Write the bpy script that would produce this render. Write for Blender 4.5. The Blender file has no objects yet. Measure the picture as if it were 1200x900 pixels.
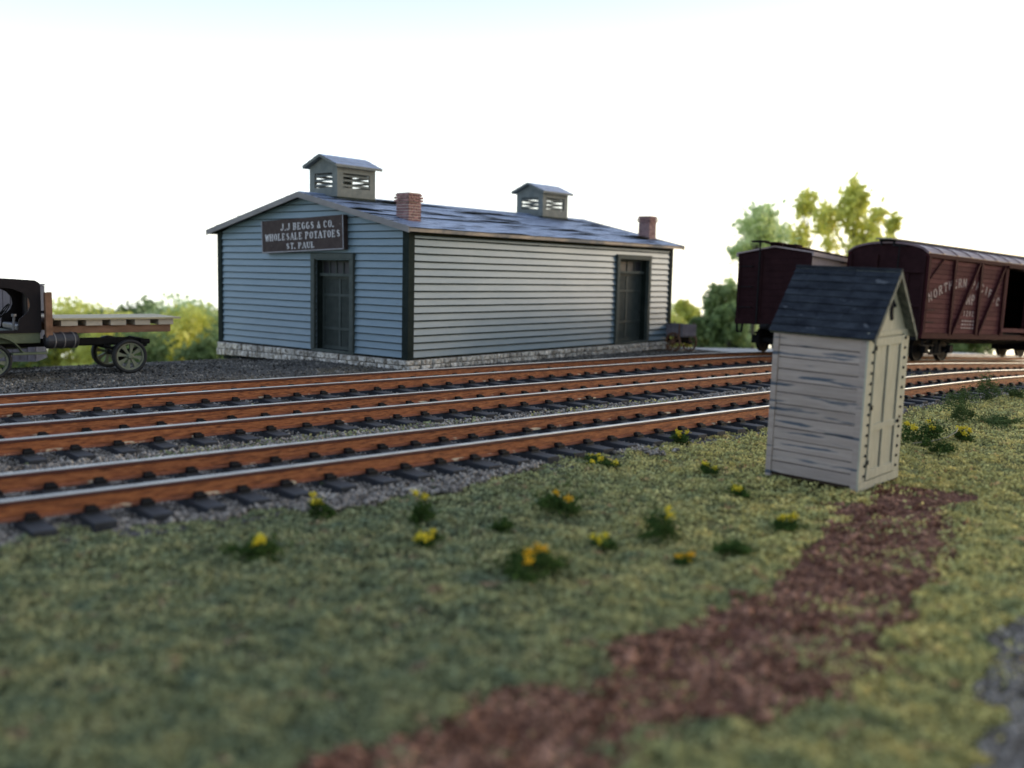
import bpy, bmesh, math, random
import numpy as np
from mathutils import Matrix, Vector, noise as mnoise
R = math.radians
C = bpy.context.scene
COL = C.collection
random.seed(7)
rng = np.random.default_rng(11)

# ---------------------------------------------------------------- camera
camd = bpy.data.cameras.new("camera")
cam = bpy.data.objects.new("camera", camd); COL.objects.link(cam); C.camera = cam
camd.sensor_width = 36.0; camd.lens = 34.8
camd.clip_start = 0.05; camd.clip_end = 3000
_p, _r = 0.111, 0.022
up = Vector((0, math.sin(_p), math.cos(_p))); rt = Vector((1, 0, 0)); fw = Vector((0, math.cos(_p), -math.sin(_p)))
r2 = rt*math.cos(_r) + up*math.sin(_r); u2 = -rt*math.sin(_r) + up*math.cos(_r)
m = Matrix.Identity(4)
for i in range(3):
    m[i][0] = r2[i]; m[i][1] = u2[i]; m[i][2] = -fw[i]
m[2][3] = 2.8
cam.matrix_world = m
camd.dof.use_dof = True
camd.dof.focus_distance = 20.5
camd.dof.aperture_fstop = 0.34
camd.dof.aperture_blades = 0

# ---------------------------------------------------------------- sky and sun
SUN_EL, SUN_AZ = R(14), R(68)           # azimuth clockwise from +Y: low, off to the right and slightly beyond the scene
w = bpy.data.worlds.new("World"); C.world = w; w.use_nodes = True
wt = w.node_tree; wt.nodes.clear(); wl = wt.links
def WN(t, **k):
    n = wt.nodes.new(t)
    for a, b in k.items(): setattr(n, a, b)
    return n
wo = WN('ShaderNodeOutputWorld'); bg = WN('ShaderNodeBackground')
sk = WN('ShaderNodeTexSky', sky_type='NISHITA', sun_disc=False)
sk.sun_elevation = SUN_EL; sk.sun_rotation = SUN_AZ
sk.altitude = 200; sk.air_density = 1.0; sk.dust_density = 1.2; sk.ozone_density = 1.5
tc = WN('ShaderNodeTexCoord'); sep = WN('ShaderNodeSeparateXYZ')
mx = WN('ShaderNodeMath', operation='MAXIMUM'); mx.inputs[1].default_value = 0.03
cmb = WN('ShaderNodeCombineXYZ')
wl.new(tc.outputs['Generated'], sep.inputs[0])
wl.new(sep.outputs[0], cmb.inputs[0]); wl.new(sep.outputs[1], cmb.inputs[1])
wl.new(sep.outputs[2], mx.inputs[0]); wl.new(mx.outputs[0], cmb.inputs[2])
wl.new(cmb.outputs[0], sk.inputs['Vector'])
# thin bright evening haze over the sky: palest low in the sky, bluer overhead, dimmer on the side away from the glow
rz = WN('ShaderNodeValToRGB'); e = rz.color_ramp.elements
e[0].position = 0.0; e[0].color = (1.0, .985, .93, 1); e[1].position = .75; e[1].color = (.47, .545, .68, 1)
k = e.new(.14); k.color = (.80, .82, .85, 1); k = e.new(.26); k.color = (.44, .455, .62, 1); k = e.new(.42); k.color = (.50, .58, .74, 1)
wl.new(mx.outputs[0], rz.inputs[0])
ry = WN('ShaderNodeMapRange'); ry.inputs['From Min'].default_value = -.9; ry.inputs['From Max'].default_value = .75
ry.inputs['To Min'].default_value = 2.9; ry.inputs['To Max'].default_value = 8.6
dt = WN('ShaderNodeVectorMath', operation='DOT_PRODUCT'); dt.inputs[1].default_value = (-.34, .92, 0)
wl.new(tc.outputs['Generated'], dt.inputs[0]); wl.new(dt.outputs['Value'], ry.inputs[0])
hz = WN('ShaderNodeVectorMath', operation='SCALE'); wl.new(rz.outputs[0], hz.inputs[0]); wl.new(ry.outputs[0], hz.inputs['Scale'])
ad = WN('ShaderNodeVectorMath', operation='ADD'); wl.new(sk.outputs[0], ad.inputs[0]); wl.new(hz.outputs[0], ad.inputs[1])
rx_ = WN('ShaderNodeMapRange'); rx_.inputs['From Min'].default_value = -.6; rx_.inputs['From Max'].default_value = .5; wl.new(sep.outputs[0], rx_.inputs[0])
tn = WN('ShaderNodeMix', data_type='RGBA'); tn.inputs['A'].default_value = (.94, .985, 1.05, 1); tn.inputs['B'].default_value = (1.05, 1.0, .92, 1); wl.new(rx_.outputs[0], tn.inputs['Factor'])
ml = WN('ShaderNodeVectorMath', operation='MULTIPLY'); wl.new(ad.outputs[0], ml.inputs[0]); wl.new(tn.outputs['Result'], ml.inputs[1])
wl.new(ml.outputs[0], bg.inputs[0]); bg.inputs[1].default_value = 0.13
wl.new(bg.outputs[0], wo.inputs[0])
sd = bpy.data.lights.new("sun", 'SUN'); sd.energy = 0.55; sd.angle = R(12); sd.color = (1.0, 0.88, 0.70)
so = bpy.data.objects.new("sun", sd); COL.objects.link(so)
so.rotation_euler = (R(90) - SUN_EL, 0, math.pi - SUN_AZ)
C.view_settings.view_transform = 'Standard'; C.view_settings.look = 'None'
C.view_settings.gamma = 1.0; C.view_settings.use_curve_mapping = False
C.view_settings.exposure = 0.2
C.render.engine = 'CYCLES'
C.cycles.use_denoising = True
C.cycles.max_bounces = 6

# ---------------------------------------------------------------- materials
def mat(name, c1, c2=None, scale=5.0, rough=0.7, bump=0.0, bscale=None, metal=0.0, spec=0.5,
        island=0.0, detail=4.0, stretch=(1, 1, 1), c3=None, contrast=1.0, flecks=None, transl=0.0, bdist=0.02):
    m = bpy.data.materials.new(name); m.use_nodes = True; nt = m.node_tree; N = nt.nodes; L = nt.links
    b = N['Principled BSDF']
    b.inputs['Roughness'].default_value = rough; b.inputs['Metallic'].default_value = metal
    b.inputs['Specular IOR Level'].default_value = spec
    tc = N.new('ShaderNodeTexCoord'); mp = N.new('ShaderNodeMapping'); mp.inputs['Scale'].default_value = stretch
    L.new(tc.outputs['Object'], mp.inputs['Vector'])
    n = N.new('ShaderNodeTexNoise'); n.inputs['Scale'].default_value = scale; n.inputs['Detail'].default_value = detail
    n.inputs['Roughness'].default_value = 0.65
    L.new(mp.outputs[0], n.inputs['Vector'])
    r = N.new('ShaderNodeValToRGB'); e = r.color_ramp.elements
    lo, hi = 0.5 - 0.2/contrast, 0.5 + 0.2/contrast
    e[0].position = lo; e[0].color = (*c1, 1); e[1].position = hi; e[1].color = (*(c2 or [x*1.15 for x in c1]), 1)
    if c3: k = e.new(0.5); k.color = (*c3, 1)
    L.new(n.outputs[0], r.inputs[0])
    out = r.outputs[0]
    if flecks:
        col, sc, thr, st = flecks
        mp2 = N.new('ShaderNodeMapping'); mp2.inputs['Scale'].default_value = st; L.new(tc.outputs['Object'], mp2.inputs['Vector'])
        n2 = N.new('ShaderNodeTexNoise'); n2.inputs['Scale'].default_value = sc; n2.inputs['Detail'].default_value = 5
        L.new(mp2.outputs[0], n2.inputs['Vector'])
        r2 = N.new('ShaderNodeValToRGB'); r2.color_ramp.elements[0].position = thr; r2.color_ramp.elements[1].position = thr + 0.05
        L.new(n2.outputs[0], r2.inputs[0])
        mi = N.new('ShaderNodeMix'); mi.data_type = 'RGBA'; mi.inputs['B'].default_value = (*col, 1)
        L.new(r2.outputs[0], mi.inputs['Factor']); L.new(out, mi.inputs['A']); out = mi.outputs['Result']
    if island:
        g = N.new('ShaderNodeNewGeometry'); h = N.new('ShaderNodeHueSaturation')
        mr = N.new('ShaderNodeMapRange'); mr.inputs['To Min'].default_value = 1 - island; mr.inputs['To Max'].default_value = 1 + island
        L.new(g.outputs['Random Per Island'], mr.inputs[0]); L.new(mr.outputs[0], h.inputs['Value']); L.new(out, h.inputs['Color']); out = h.outputs[0]
    L.new(out, b.inputs['Base Color'])
    if bump:
        nb = N.new('ShaderNodeTexNoise'); nb.inputs['Scale'].default_value = bscale or scale*4; nb.inputs['Detail'].default_value = 5
        L.new(mp.outputs[0], nb.inputs['Vector'])
        bp = N.new('ShaderNodeBump'); bp.inputs['Strength'].default_value = bump; bp.inputs['Distance'].default_value = bdist
        L.new(nb.outputs[0], bp.inputs['Height']); L.new(bp.outputs[0], b.inputs['Normal'])
    if transl:
        t = N.new('ShaderNodeBsdfTranslucent'); L.new(out, t.inputs[0])
        ms = N.new('ShaderNodeMixShader'); ms.inputs[0].default_value = transl
        L.new(b.outputs[0], ms.inputs[1]); L.new(t.outputs[0], ms.inputs[2]); L.new(ms.outputs[0], N['Material Output'].inputs[0])
    return m

M = {}
M['soil'] = mat('turf_soil', (.05, .058, .03), (.12, .115, .055), 1.5, .95, .8, 30, c3=(.075, .082, .04), spec=.1)
M['grass'] = mat('turf', (.165, .21, .135), (.43, .40, .20), 2.2, .9, c3=(.30, .315, .16), island=.48, spec=.06, transl=.2, contrast=1.0, flecks=((.33, .24, .15), 3.6, .62, (1, 1, 1)))
M['ballastbed'] = mat('ballast_bed', (.05, .045, .042), (.17, .155, .145), 14, .95, 1.0, 40, spec=.1, contrast=1.3)
M['ballast'] = mat('ballast_stone', (.15, .125, .105), (.38, .335, .285), 2.0, .95, c3=(.25, .22, .19), island=.6, spec=.04)
M['yard'] = mat('yard_gravel', (.045, .042, .038), (.15, .14, .128), 18, .95, 1.0, 45, spec=.05, contrast=1.4, flecks=((.13, .11, .08), .35, .55, (1, 1, 1)))
M['yardstone'] = mat('yard_stone', (.06, .056, .05), (.26, .235, .20), .9, .95, c3=(.13, .12, .108), island=.75, spec=.04)
M['dirt'] = mat('red_dirt', (.07, .032, .024), (.20, .10, .072), 5, .95, .9, 30, spec=.05, contrast=1.5)
M['clod'] = mat('dirt_clod', (.135, .060, .038), (.35, .19, .125), 2.5, .95, island=.5, spec=.04, contrast=1.3, flecks=((.40, .32, .21), 5, .67, (1, 1, 1)))
M['land'] = mat('lowland_grass', (.10, .13, .04), (.24, .24, .06), .05, .95)
M['railside'] = mat('rusty_rail', (.13, .042, .020), (.46, .175, .065), 5, .58, .5, 40, stretch=(1, 1, 7), c3=(.32, .105, .040), spec=.25, contrast=1.2)
M['railneck'] = mat('rail_neck_dark', (.05, .018, .018), (.11, .036, .03), 5, .5, .3, 40, stretch=(1, 1, 5), spec=.3)  # darker brown on the sides and underside of the rail head
M['railfoot'] = mat('rail_foot', (.16, .055, .03), (.34, .13, .07), 5, .6, .4, 40, spec=.25, flecks=((.62, .52, .36), 3.2, .60, (1, 1, 1)))
M['chair'] = mat('black_rail_chair', (.006, .006, .007), (.012, .011, .012), 5, .6, spec=.2)
M['railhead'] = mat('worn_rail_head', (.42, .41, .38), (.58, .57, .52), 3, .40, metal=.8)
M['tie'] = mat('black_tie', (.022, .023, .026), (.048, .050, .056), 5, .7, .4, 30, stretch=(1, .2, 1), spec=.3)
M['clap'] = mat('clapboard_paint', (.142, .212, .258), (.185, .252, .298), 1.2, .38, .15, 6, stretch=(1, 1, 8), spec=.40, flecks=((.12, .12, .115), 3.0, .70, (.5, .5, 9)))
M['backing_shade'] = mat('board_edge_shade', (.012, .016, .010), None, 4, .8, spec=.1)  # near black; lap, eave and shingle shade put into the colour
M['trim'] = mat('dark_green_trim', (.010, .016, .014), (.022, .030, .026), 3, .8, .2, 30, spec=.10)
M['frame'] = mat('door_frame_paint', (.05, .062, .056), (.08, .092, .082), 3, .7, .2, 30, spec=.2)
M['door'] = mat('door_paint', (.035, .046, .042), (.058, .07, .064), 4, .6, .2, 30, spec=.3)
M['glass'] = mat('dark_glass', (.03, .03, .035), None, 4, .5, spec=.3)
M['shingle'] = mat('slate_shingle', (.12, .16, .25), (.24, .31, .46), 2.5, .45, .25, 40, stretch=(1, 1, 1), spec=.5)
M['fascia'] = mat('verge_board', (.16, .15, .15), (.23, .215, .21), 4, .7, .3, 30, stretch=(.3, .3, 1))
M['rawwood'] = mat('bare_wood_fascia', (.42, .33, .25), (.14, .14, .14), .55, .75, .2, 30, stretch=(1, 1, 1), contrast=2.5)
M['stone'] = mat('foundation_stone', (.20, .16, .12), (.72, .67, .60), 9, .85, .8, 25, island=.35, contrast=1.5, c3=(.52, .47, .40))
M['mortar'] = mat('mortar', (.03, .026, .022), (.06, .05, .04), 8, .95)
M['brick'] = mat('brick', (.17, .085, .08), (.32, .19, .18), 6, .85, .4, 40, island=.3, spec=.1)
M['brickmortar'] = mat('brick_mortar', (.42, .34, .32), None, 8, .95)
M['cupola'] = mat('cupola_paint', (.11, .125, .12), (.185, .195, .18), 4, .75, .4, 25, spec=.25)
M['signboard'] = mat('sign_board', (.040, .027, .025), (.066, .048, .044), 5, .75, .2, 30, spec=.2, flecks=((.14, .12, .11), 9, .68, (1, 1, 1)))
M['letter'] = mat('letter_paint', (.72, .71, .73), (.42, .41, .42), 9, .7, contrast=1.4)
M['signedge'] = mat('sign_edge', (.30, .30, .33), (.18, .17, .18), 5, .6)
M['whiteboard'] = mat('weathered_white_board', (.33, .265, .23), (.47, .39, .34), 2.0, .9, .6, 30, stretch=(1, .5, 6), island=.12, spec=.15, flecks=((.10, .115, .14), 1.3, .565, (1, .7, 9)))
M['whitedoor'] = mat('cream_door', (.37, .355, .28), (.47, .45, .355), 3, .85, .4, 30, stretch=(5, 1, 1), island=.05, spec=.2, flecks=((.20, .21, .20), 1.5, .68, (7, 1, 1)))
M['nail'] = mat('nail', (.008, .009, .014), None, 4, .9, spec=.05)
M['groove'] = mat('groove', (.05, .035, .025), None, 4, .9, spec=.1)
M['bluroof'] = mat('navy_shingle', (.014, .016, .022), (.040, .046, .056), 7, .9, .8, 45, stretch=(1, .5, 1), island=.12, spec=.06, flecks=((.085, .09, .10), 9, .66, (1, .5, 1)))
M['roofedge'] = mat('roof_edge_wood', (.05, .055, .05), (.14, .15, .125), 9, .85, contrast=1.6)
M['oxide'] = mat('oxide_boards', (.085, .030, .032), (.13, .052, .053), 1.4, .8, .3, 25, stretch=(1, 1, 6), island=.18, spec=.06, flecks=((.18, .10, .095), 2.0, .68, (.6, 1, 7)))
M['oxidedark'] = mat('oxide_steel', (.035, .008, .010), (.05, .013, .015), 3, .75, .2, 20, spec=.08)
M['oxideend'] = mat('oxide_end', (.020, .008, .009), (.032, .013, .014), 3, .8, .3, 20, spec=.06)
M['oxideroof'] = mat('oxide_roof', (.09, .042, .045), (.17, .10, .105), 1.2, .4, .2, 20, spec=.5)
M['paleside'] = mat('sunlit_oxide_side', (.30, .22, .21), (.40, .31, .30), 2, .7, .2, 20, stretch=(6, 1, 1))  # oxide made pale for its lit look; light put into the colour
M['walk'] = mat('roofwalk_wood', (.22, .20, .15), (.34, .31, .24), 4, .8, .3, 30)
M['black'] = mat('black_iron', (.008, .0075, .008), (.016, .015, .015), 5, .75, .3, 30, spec=.15)
M['wheeliron'] = mat('wheel_iron', (.008, .007, .007), (.016, .013, .012), 5, .7, spec=.12)
M['dark'] = mat('dark_interior', (.012, .01, .012), None, 3, .9)
M['carletter'] = mat('car_lettering', (.44, .37, .36), (.24, .16, .155), 7, .8, contrast=1.2)
M['truckblack'] = mat('cab_black', (.009, .006, .008), (.014, .010, .012), 4, .6, .1, 20, spec=.2)
M['truckgreen'] = mat('truck_green', (.085, .10, .055), (.13, .15, .085), 4, .6, .2, 20)
M['rim'] = mat('wheel_rim_paint', (.13, .14, .09), (.20, .21, .14), 6, .55)
M['tyre'] = mat('tyre_rubber', (.010, .010, .011), (.022, .022, .022), 8, .7, .3, 40)
M['brownwood'] = mat('brown_wood', (.13, .06, .03), (.27, .14, .08), 5, .65, .3, 30, stretch=(.3, 1, 1))
M['palewood'] = mat('pale_wood', (.40, .34, .27), (.56, .49, .40), 5, .7, .3, 30, stretch=(.3, 1, 1))
M['deck'] = mat('deck_wood', (.36, .29, .17), (.52, .44, .27), 5, .6, .3, 30, stretch=(.3, 1, 1), spec=.3)
M['canvas'] = mat('black_roll', (.012, .011, .014), (.04, .036, .042), 5, .4, .3, 20)
M['strap'] = mat('roll_strap', (.12, .11, .11), (.20, .19, .19), 8, .5)
M['plank'] = mat('grey_plank', (.15, .13, .145), (.25, .22, .235), 3, .85, .3, 30, stretch=(5, 1, .5), island=.15)
M['leafy'] = mat('yellow_leaf', (.55, .58, .14), (.88, .82, .28), .25, .7, c3=(.72, .72, .20), island=.2, transl=.6, spec=.2)  # very bright leaf colour with the sunlit look put into it
M['leafg'] = mat('green_leaf', (.13, .20, .09), (.34, .39, .15), .2, .7, c3=(.21, .28, .11), island=.3, transl=.45, spec=.2)
M['leafp'] = mat('pale_green_leaf', (.50, .62, .36), (.80, .84, .42), .2, .7, c3=(.64, .73, .38), island=.2, transl=.6, spec=.2)  # leaf colour paled to carry the washed-out glare
M['bark'] = mat('bark', (.06, .05, .04), (.11, .09, .07), 3, .9)
M['weed'] = mat('weed_foam', (.028, .058, .014), (.085, .135, .03), 9, .9, island=.5, transl=.15, spec=.1)
M['weedpale'] = mat('pale_weed_foam', (.06, .10, .035), (.15, .19, .06), 9, .9, island=.4, transl=.15, spec=.1)
M['flower'] = mat('yellow_bloom', (.78, .60, .03), (.92, .78, .08), 9, .8, island=.15, transl=.2, spec=.1)
M['floworange'] = mat('orange_bloom', (.85, .45, .02), (.92, .60, .04), 9, .8, island=.15, transl=.2, spec=.1)
M['road'] = mat('pale_road', (.20, .215, .225), (.30, .31, .315), 3, .9, .4, 30, contrast=1.2)
M['concrete'] = mat('pale_block', (.33, .32, .32), (.42, .41, .40), 6, .85, .3, 30)
M['twig'] = mat('dry_twig', (.20, .18, .12), None, 6, .8)

# ---------------------------------------------------------------- mesh helpers
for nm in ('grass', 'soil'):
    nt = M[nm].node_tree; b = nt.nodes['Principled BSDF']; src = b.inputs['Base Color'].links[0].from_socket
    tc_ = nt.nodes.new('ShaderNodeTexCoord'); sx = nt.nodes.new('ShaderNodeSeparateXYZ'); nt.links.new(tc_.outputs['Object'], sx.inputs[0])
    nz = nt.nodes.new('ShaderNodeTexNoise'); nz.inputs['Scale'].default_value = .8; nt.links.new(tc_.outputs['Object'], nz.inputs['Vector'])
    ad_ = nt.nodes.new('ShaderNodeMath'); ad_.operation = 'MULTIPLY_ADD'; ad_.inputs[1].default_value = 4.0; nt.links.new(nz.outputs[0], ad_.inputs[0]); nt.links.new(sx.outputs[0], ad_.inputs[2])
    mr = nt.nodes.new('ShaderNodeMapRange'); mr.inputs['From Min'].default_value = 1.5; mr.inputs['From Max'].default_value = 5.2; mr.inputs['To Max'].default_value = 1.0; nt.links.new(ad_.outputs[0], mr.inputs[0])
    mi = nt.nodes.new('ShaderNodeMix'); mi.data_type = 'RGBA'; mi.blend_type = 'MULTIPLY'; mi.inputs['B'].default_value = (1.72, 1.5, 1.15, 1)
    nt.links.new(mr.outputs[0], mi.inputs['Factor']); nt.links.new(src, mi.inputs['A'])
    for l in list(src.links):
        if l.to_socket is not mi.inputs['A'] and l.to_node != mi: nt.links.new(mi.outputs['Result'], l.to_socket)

class MB:
    def __init__(s): s.v = []; s.f = []; s.mi = []
    def add(s, vs, fs, mi=0):
        k = len(s.v); s.v.extend([tuple(v) for v in vs]); s.f.extend([tuple(k+i for i in f) for f in fs]); s.mi.extend([mi]*len(fs)); return s
    def box(s, x0, x1, y0, y1, z0, z1, mi=0, mt=None):
        vs = [(x, y, z) for z in (z0, z1) for y in (y0, y1) for x in (x0, x1)]
        if mt is not None: vs = [mt @ Vector(v) for v in vs]
        return s.add(vs, [(0, 2, 3, 1), (4, 5, 7, 6), (0, 1, 5, 4), (1, 3, 7, 5), (3, 2, 6, 7), (2, 0, 4, 6)], mi)
    def bar(s, a, b, w, h=None, mi=0, upv=(0, 0, 1)):
        a = Vector(a); b = Vector(b); d = (b-a); L = d.length; d.normalize(); u = Vector(upv)
        x = d.cross(u)
        if x.length < 1e-4: x = d.cross(Vector((1, 0, 0)))
        x.normalize(); y = x.cross(d); h = h or w
        vs = [p + x*i*w/2 + y*j*h/2 for p in (a, b) for j in (-1, 1) for i in (-1, 1)]
        return s.add(vs, [(0, 2, 3, 1), (4, 5, 7, 6), (0, 1, 5, 4), (1, 3, 7, 5), (3, 2, 6, 7), (2, 0, 4, 6)], mi)
    def tube(s, pts, rad, seg=8, mi=0, cap=True):
        pts = [Vector(p) for p in pts]; n = len(pts); rs = rad if isinstance(rad, (list, tuple)) else [rad]*n
        vs = []; prev = None
        for i, p in enumerate(pts):
            d = (pts[min(i+1, n-1)] - pts[max(i-1, 0)]).normalized()
            x = d.cross(Vector((0, 0, 1))) if prev is None else prev - d*prev.dot(d)
            if x.length < 1e-4: x = d.cross(Vector((1, 0, 0)))
            x.normalize(); prev = x; y = d.cross(x)
            for k in range(seg):
                a = 2*math.pi*k/seg; vs.append(p + (x*math.cos(a) + y*math.sin(a))*rs[i])
        fs = [(i*seg+k, i*seg+(k+1) % seg, (i+1)*seg+(k+1) % seg, (i+1)*seg+k) for i in range(n-1) for k in range(seg)]
        if cap: fs += [tuple(range(seg))[::-1], tuple((n-1)*seg+k for k in range(seg))]
        return s.add(vs, fs, mi)
    def ring(s, c, axis, prof, seg=24, mi=0):   # lathe closed profile [(r,h)] about axis through c
        c = Vector(c); a = Vector(axis).normalized(); x = a.cross(Vector((0, 0, 1)))
        if x.length < 1e-4: x = Vector((1, 0, 0))
        x.normalize(); y = a.cross(x); n = len(prof); vs = []
        for k in range(seg):
            t = 2*math.pi*k/seg; e = x*math.cos(t) + y*math.sin(t)
            for r, h in prof: vs.append(c + e*r + a*h)
        fs = [(k*n+j, k*n+(j+1) % n, ((k+1) % seg)*n+(j+1) % n, ((k+1) % seg)*n+j) for k in range(seg) for j in range(n)]
        return s.add(vs, fs, mi)
    def prism(s, poly, fn, d0, d1, mi=0):       # convex-ish polygon extruded; fn(u,v,d)->xyz
        n = len(poly); vs = [fn(u, v, d0) for u, v in poly] + [fn(u, v, d1) for u, v in poly]
        return s.add(vs, [tuple(range(n))[::-1], tuple(range(n, 2*n))] + [(i, (i+1) % n, n+(i+1) % n, n+i) for i in range(n)], mi)
    def build(s, name, mats, parent=None, bevel=0, smooth=False):
        me = bpy.data.meshes.new(name); me.from_pydata(s.v, [], s.f)
        if not isinstance(mats, (list, tuple)): mats = [mats]
        for m_ in mats: me.materials.append(m_)
        if len(mats) > 1: me.polygons.foreach_set('material_index', s.mi)
        bm = bmesh.new(); bm.from_mesh(me); bmesh.ops.recalc_face_normals(bm, faces=bm.faces); bm.to_mesh(me); bm.free()
        if smooth: me.polygons.foreach_set('use_smooth', [True]*len(me.polygons))
        o = bpy.data.objects.new(name, me); COL.objects.link(o)
        if parent: o.parent = parent
        if bevel:
            b = o.modifiers.new('bevel', 'BEVEL'); b.width = bevel; b.segments = 2; b.limit_method = 'ANGLE'
        return o

def tag(o, label=None, cat=None, group=None, kind=None):
    if label: o['label'] = label
    if cat: o['category'] = cat
    if group: o['group'] = group
    if kind: o['kind'] = kind
    return o
def empty(name, loc, rot=(0, 0, 0), label=None, cat=None, group=None):
    o = bpy.data.objects.new(name, None); COL.objects.link(o); o.location = loc; o.rotation_euler = rot
    o.empty_display_size = .3
    return tag(o, label, cat, group)
def npmesh(name, V, F, m, parent=None):
    me = bpy.data.meshes.new(name); k = F.shape[1]
    me.vertices.add(len(V)); me.vertices.foreach_set('co', V.astype(np.float32).ravel())
    me.loops.add(F.size); me.loops.foreach_set('vertex_index', F.astype(np.int32).ravel())
    me.polygons.add(len(F)); me.polygons.foreach_set('loop_start', np.arange(0, F.size, k, dtype=np.int32))
    me.polygons.foreach_set('loop_total', np.full(len(F), k, dtype=np.int32))
    me.update(calc_edges=True); me.materials.append(m)
    o = bpy.data.objects.new(name, me); COL.objects.link(o)
    if parent: o.parent = parent
    return o
def rand_rot(n):
    q = rng.normal(size=(n, 4)); q /= np.linalg.norm(q, axis=1)[:, None]; a, b, c, d = q.T
    return np.stack([np.stack([1-2*(c*c+d*d), 2*(b*c-a*d), 2*(b*d+a*c)], 1), np.stack([2*(b*c+a*d), 1-2*(b*b+d*d), 2*(c*d-a*b)], 1), np.stack([2*(b*d-a*c), 2*(c*d+a*b), 1-2*(b*b+c*c)], 1)], 1)
OCT_V = np.array([(1, 0, 0), (-1, 0, 0), (0, 1, 0), (0, -1, 0), (0, 0, 1), (0, 0, -1)], float)
OCT_F = np.array([(0, 2, 4), (2, 1, 4), (1, 3, 4), (3, 0, 4), (2, 0, 5), (1, 2, 5), (3, 1, 5), (0, 3, 5)])
CUBE_V = np.array([(x, y, z) for z in (-1, 1) for y in (-1, 1) for x in (-1, 1)], float)*.72
CUBE_F = np.array([(0, 2, 3, 1), (4, 5, 7, 6), (0, 1, 5, 4), (1, 3, 7, 5), (3, 2, 6, 7), (2, 0, 4, 6)])
def scatter(name, P, size, m, base='oct', parent=None, flat=1.0, jit=.25):
    V0, F0 = (OCT_V, OCT_F) if base == 'oct' else (CUBE_V, CUBE_F)
    n = len(P); rr = rand_rot(n); V = V0[None]*(1+rng.uniform(-jit, jit, (n, len(V0), 3)))
    V = np.einsum('nij,nkj->nki', rr, V)*np.asarray(size).reshape(-1, 1, 1); V[:, :, 2] *= flat; V += P[:, None, :]
    F = F0[None] + (np.arange(n)*len(V0))[:, None, None]
    return npmesh(name, V.reshape(-1, 3), F.reshape(-1, F0.shape[1]), m, parent)
QV = np.array([(-1, -.6, 0), (1, -.6, 0), (1, .6, 0), (-1, .6, 0)], float)
def leaves(name, P, size, m, parent=None):
    n = len(P); rr = rand_rot(n); V = np.einsum('nij,kj->nki', rr, QV)*np.asarray(size).reshape(-1, 1, 1) + P[:, None, :]
    F = np.array([[0, 1, 2, 3]])[None] + (np.arange(n)*4)[:, None, None]
    return npmesh(name, V.reshape(-1, 3), F.reshape(-1, 4), m, parent)

# ---------------------------------------------------------------- terrain frame: a along the tracks, p across
TH = R(48); DX, DY = math.sin(TH), math.cos(TH)
def ap(a, p, z=0.0): return Vector((DX*a - DY*p, DY*a + DX*p, z))
def toap(x, y): return DX*x + DY*y, -DY*x + DX*y
def dip(a):
    t = (a-29.0)/2.0
    return -0.045*2.0*(t + math.log1p(math.exp(-t)) if t > 0 else math.log1p(math.exp(t)))
def dipn(a): return -0.09*np.logaddexp(0, (a-29.0)/2.0)
def drop(p):
    t = min(1, max(0, (p-26.5)/4.0)); return -.24*t*t*(3-2*t)
def gz(x, y): a, p = toap(x, y); return dip(a) + drop(p)
def sheet(name, a0, a1, plo, phi, step, dz, m, amp=0.0):
    na = max(2, int((a1-a0)/step)); V = []; F = []
    fl = plo if callable(plo) else (lambda a: plo); fh = phi if callable(phi) else (lambda a: phi)
    npp = max(2, int((fh((a0+a1)/2)-fl((a0+a1)/2))/step))
    for i in range(na+1):
        a = a0+(a1-a0)*i/na; l, h = fl(a), fh(a)
        for j in range(npp+1):
            p = l+(h-l)*j/npp; v = ap(a, p); z = dip(a) + drop(p) + dz
            if amp: z += amp*mnoise.noise(Vector((v.x*.5, v.y*.5, 0)))
            V.append((v.x, v.y, z))
    for i in range(na):
        for j in range(npp):
            k = i*(npp+1)+j; F.append((k, k+npp+1, k+npp+2, k+1))
    o = MB().add(V, F).build(name, m, smooth=True)
    tag(o, kind='structure'); return o
def n1(x, s=0.0): return mnoise.noise(Vector((x, s, 3.7)))

edge = lambda a: 31.0 + .12*n1(a*.7) + (1.2 if 23 < a < 36 else 0) - max(0, min(1, (a-36)/3))*2.6
ge_add = lambda a: .30 + .5*max(0, (5-a)/5) + .35*min(1, max(0, (a-24)/5))
grass_edge = lambda a: 9.85 + ge_add(a) + .35*n1(a*.55, 2) + .18*n1(a*2.3, 5) - (.1 if a < 6 else 0)
# ground under everything on the plateau
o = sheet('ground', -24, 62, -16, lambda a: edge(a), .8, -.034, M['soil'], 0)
bank = MB()
for i in range(86):
    a, b = -24+i, -23+i
    A, B = ap(a, edge(a), dip(a)-.27), ap(b, edge(b), dip(b)-.27)
    bank.add([A, B, ap(b, edge(b)+2.5, -13), ap(a, edge(a)+2.5, -13)], [(0, 1, 2, 3)])
tag(bank.build('embankment', M['soil']), kind='structure')
sheet('ballast_bed', -24, 62, grass_edge, 21.2, .4, -.022, M['ballastbed'], 0)
sheet('gravel_yard', -24, 62, 21.2, edge, .5, -.004, M['yard'], 0)
sheet('road', 33.5, 62, lambda a: 23.2+.1*n1(a), lambda a: edge(a)-.05, .6, .028, M['road'], 0)
def zland(D): return -13.0 if D < 80 else -13.0 - .13*(D-80)
V = []; F = []
ys = [20, 50, 80, 120, 180, 300, 600, 1200, 2400]; xs = [-2400, -900, -300, -100, 0, 100, 300, 900, 2400]
for y in ys:
    for x in xs: V.append((x, y, zland(y)))
nx = len(xs)
for j in range(len(ys)-1):
    for i in range(nx-1): F.append((j*nx+i, j*nx+i+1, (j+1)*nx+i+1, (j+1)*nx+i))
tag(MB().add(V, F).build('lowland', M['land']), kind='structure')

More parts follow.
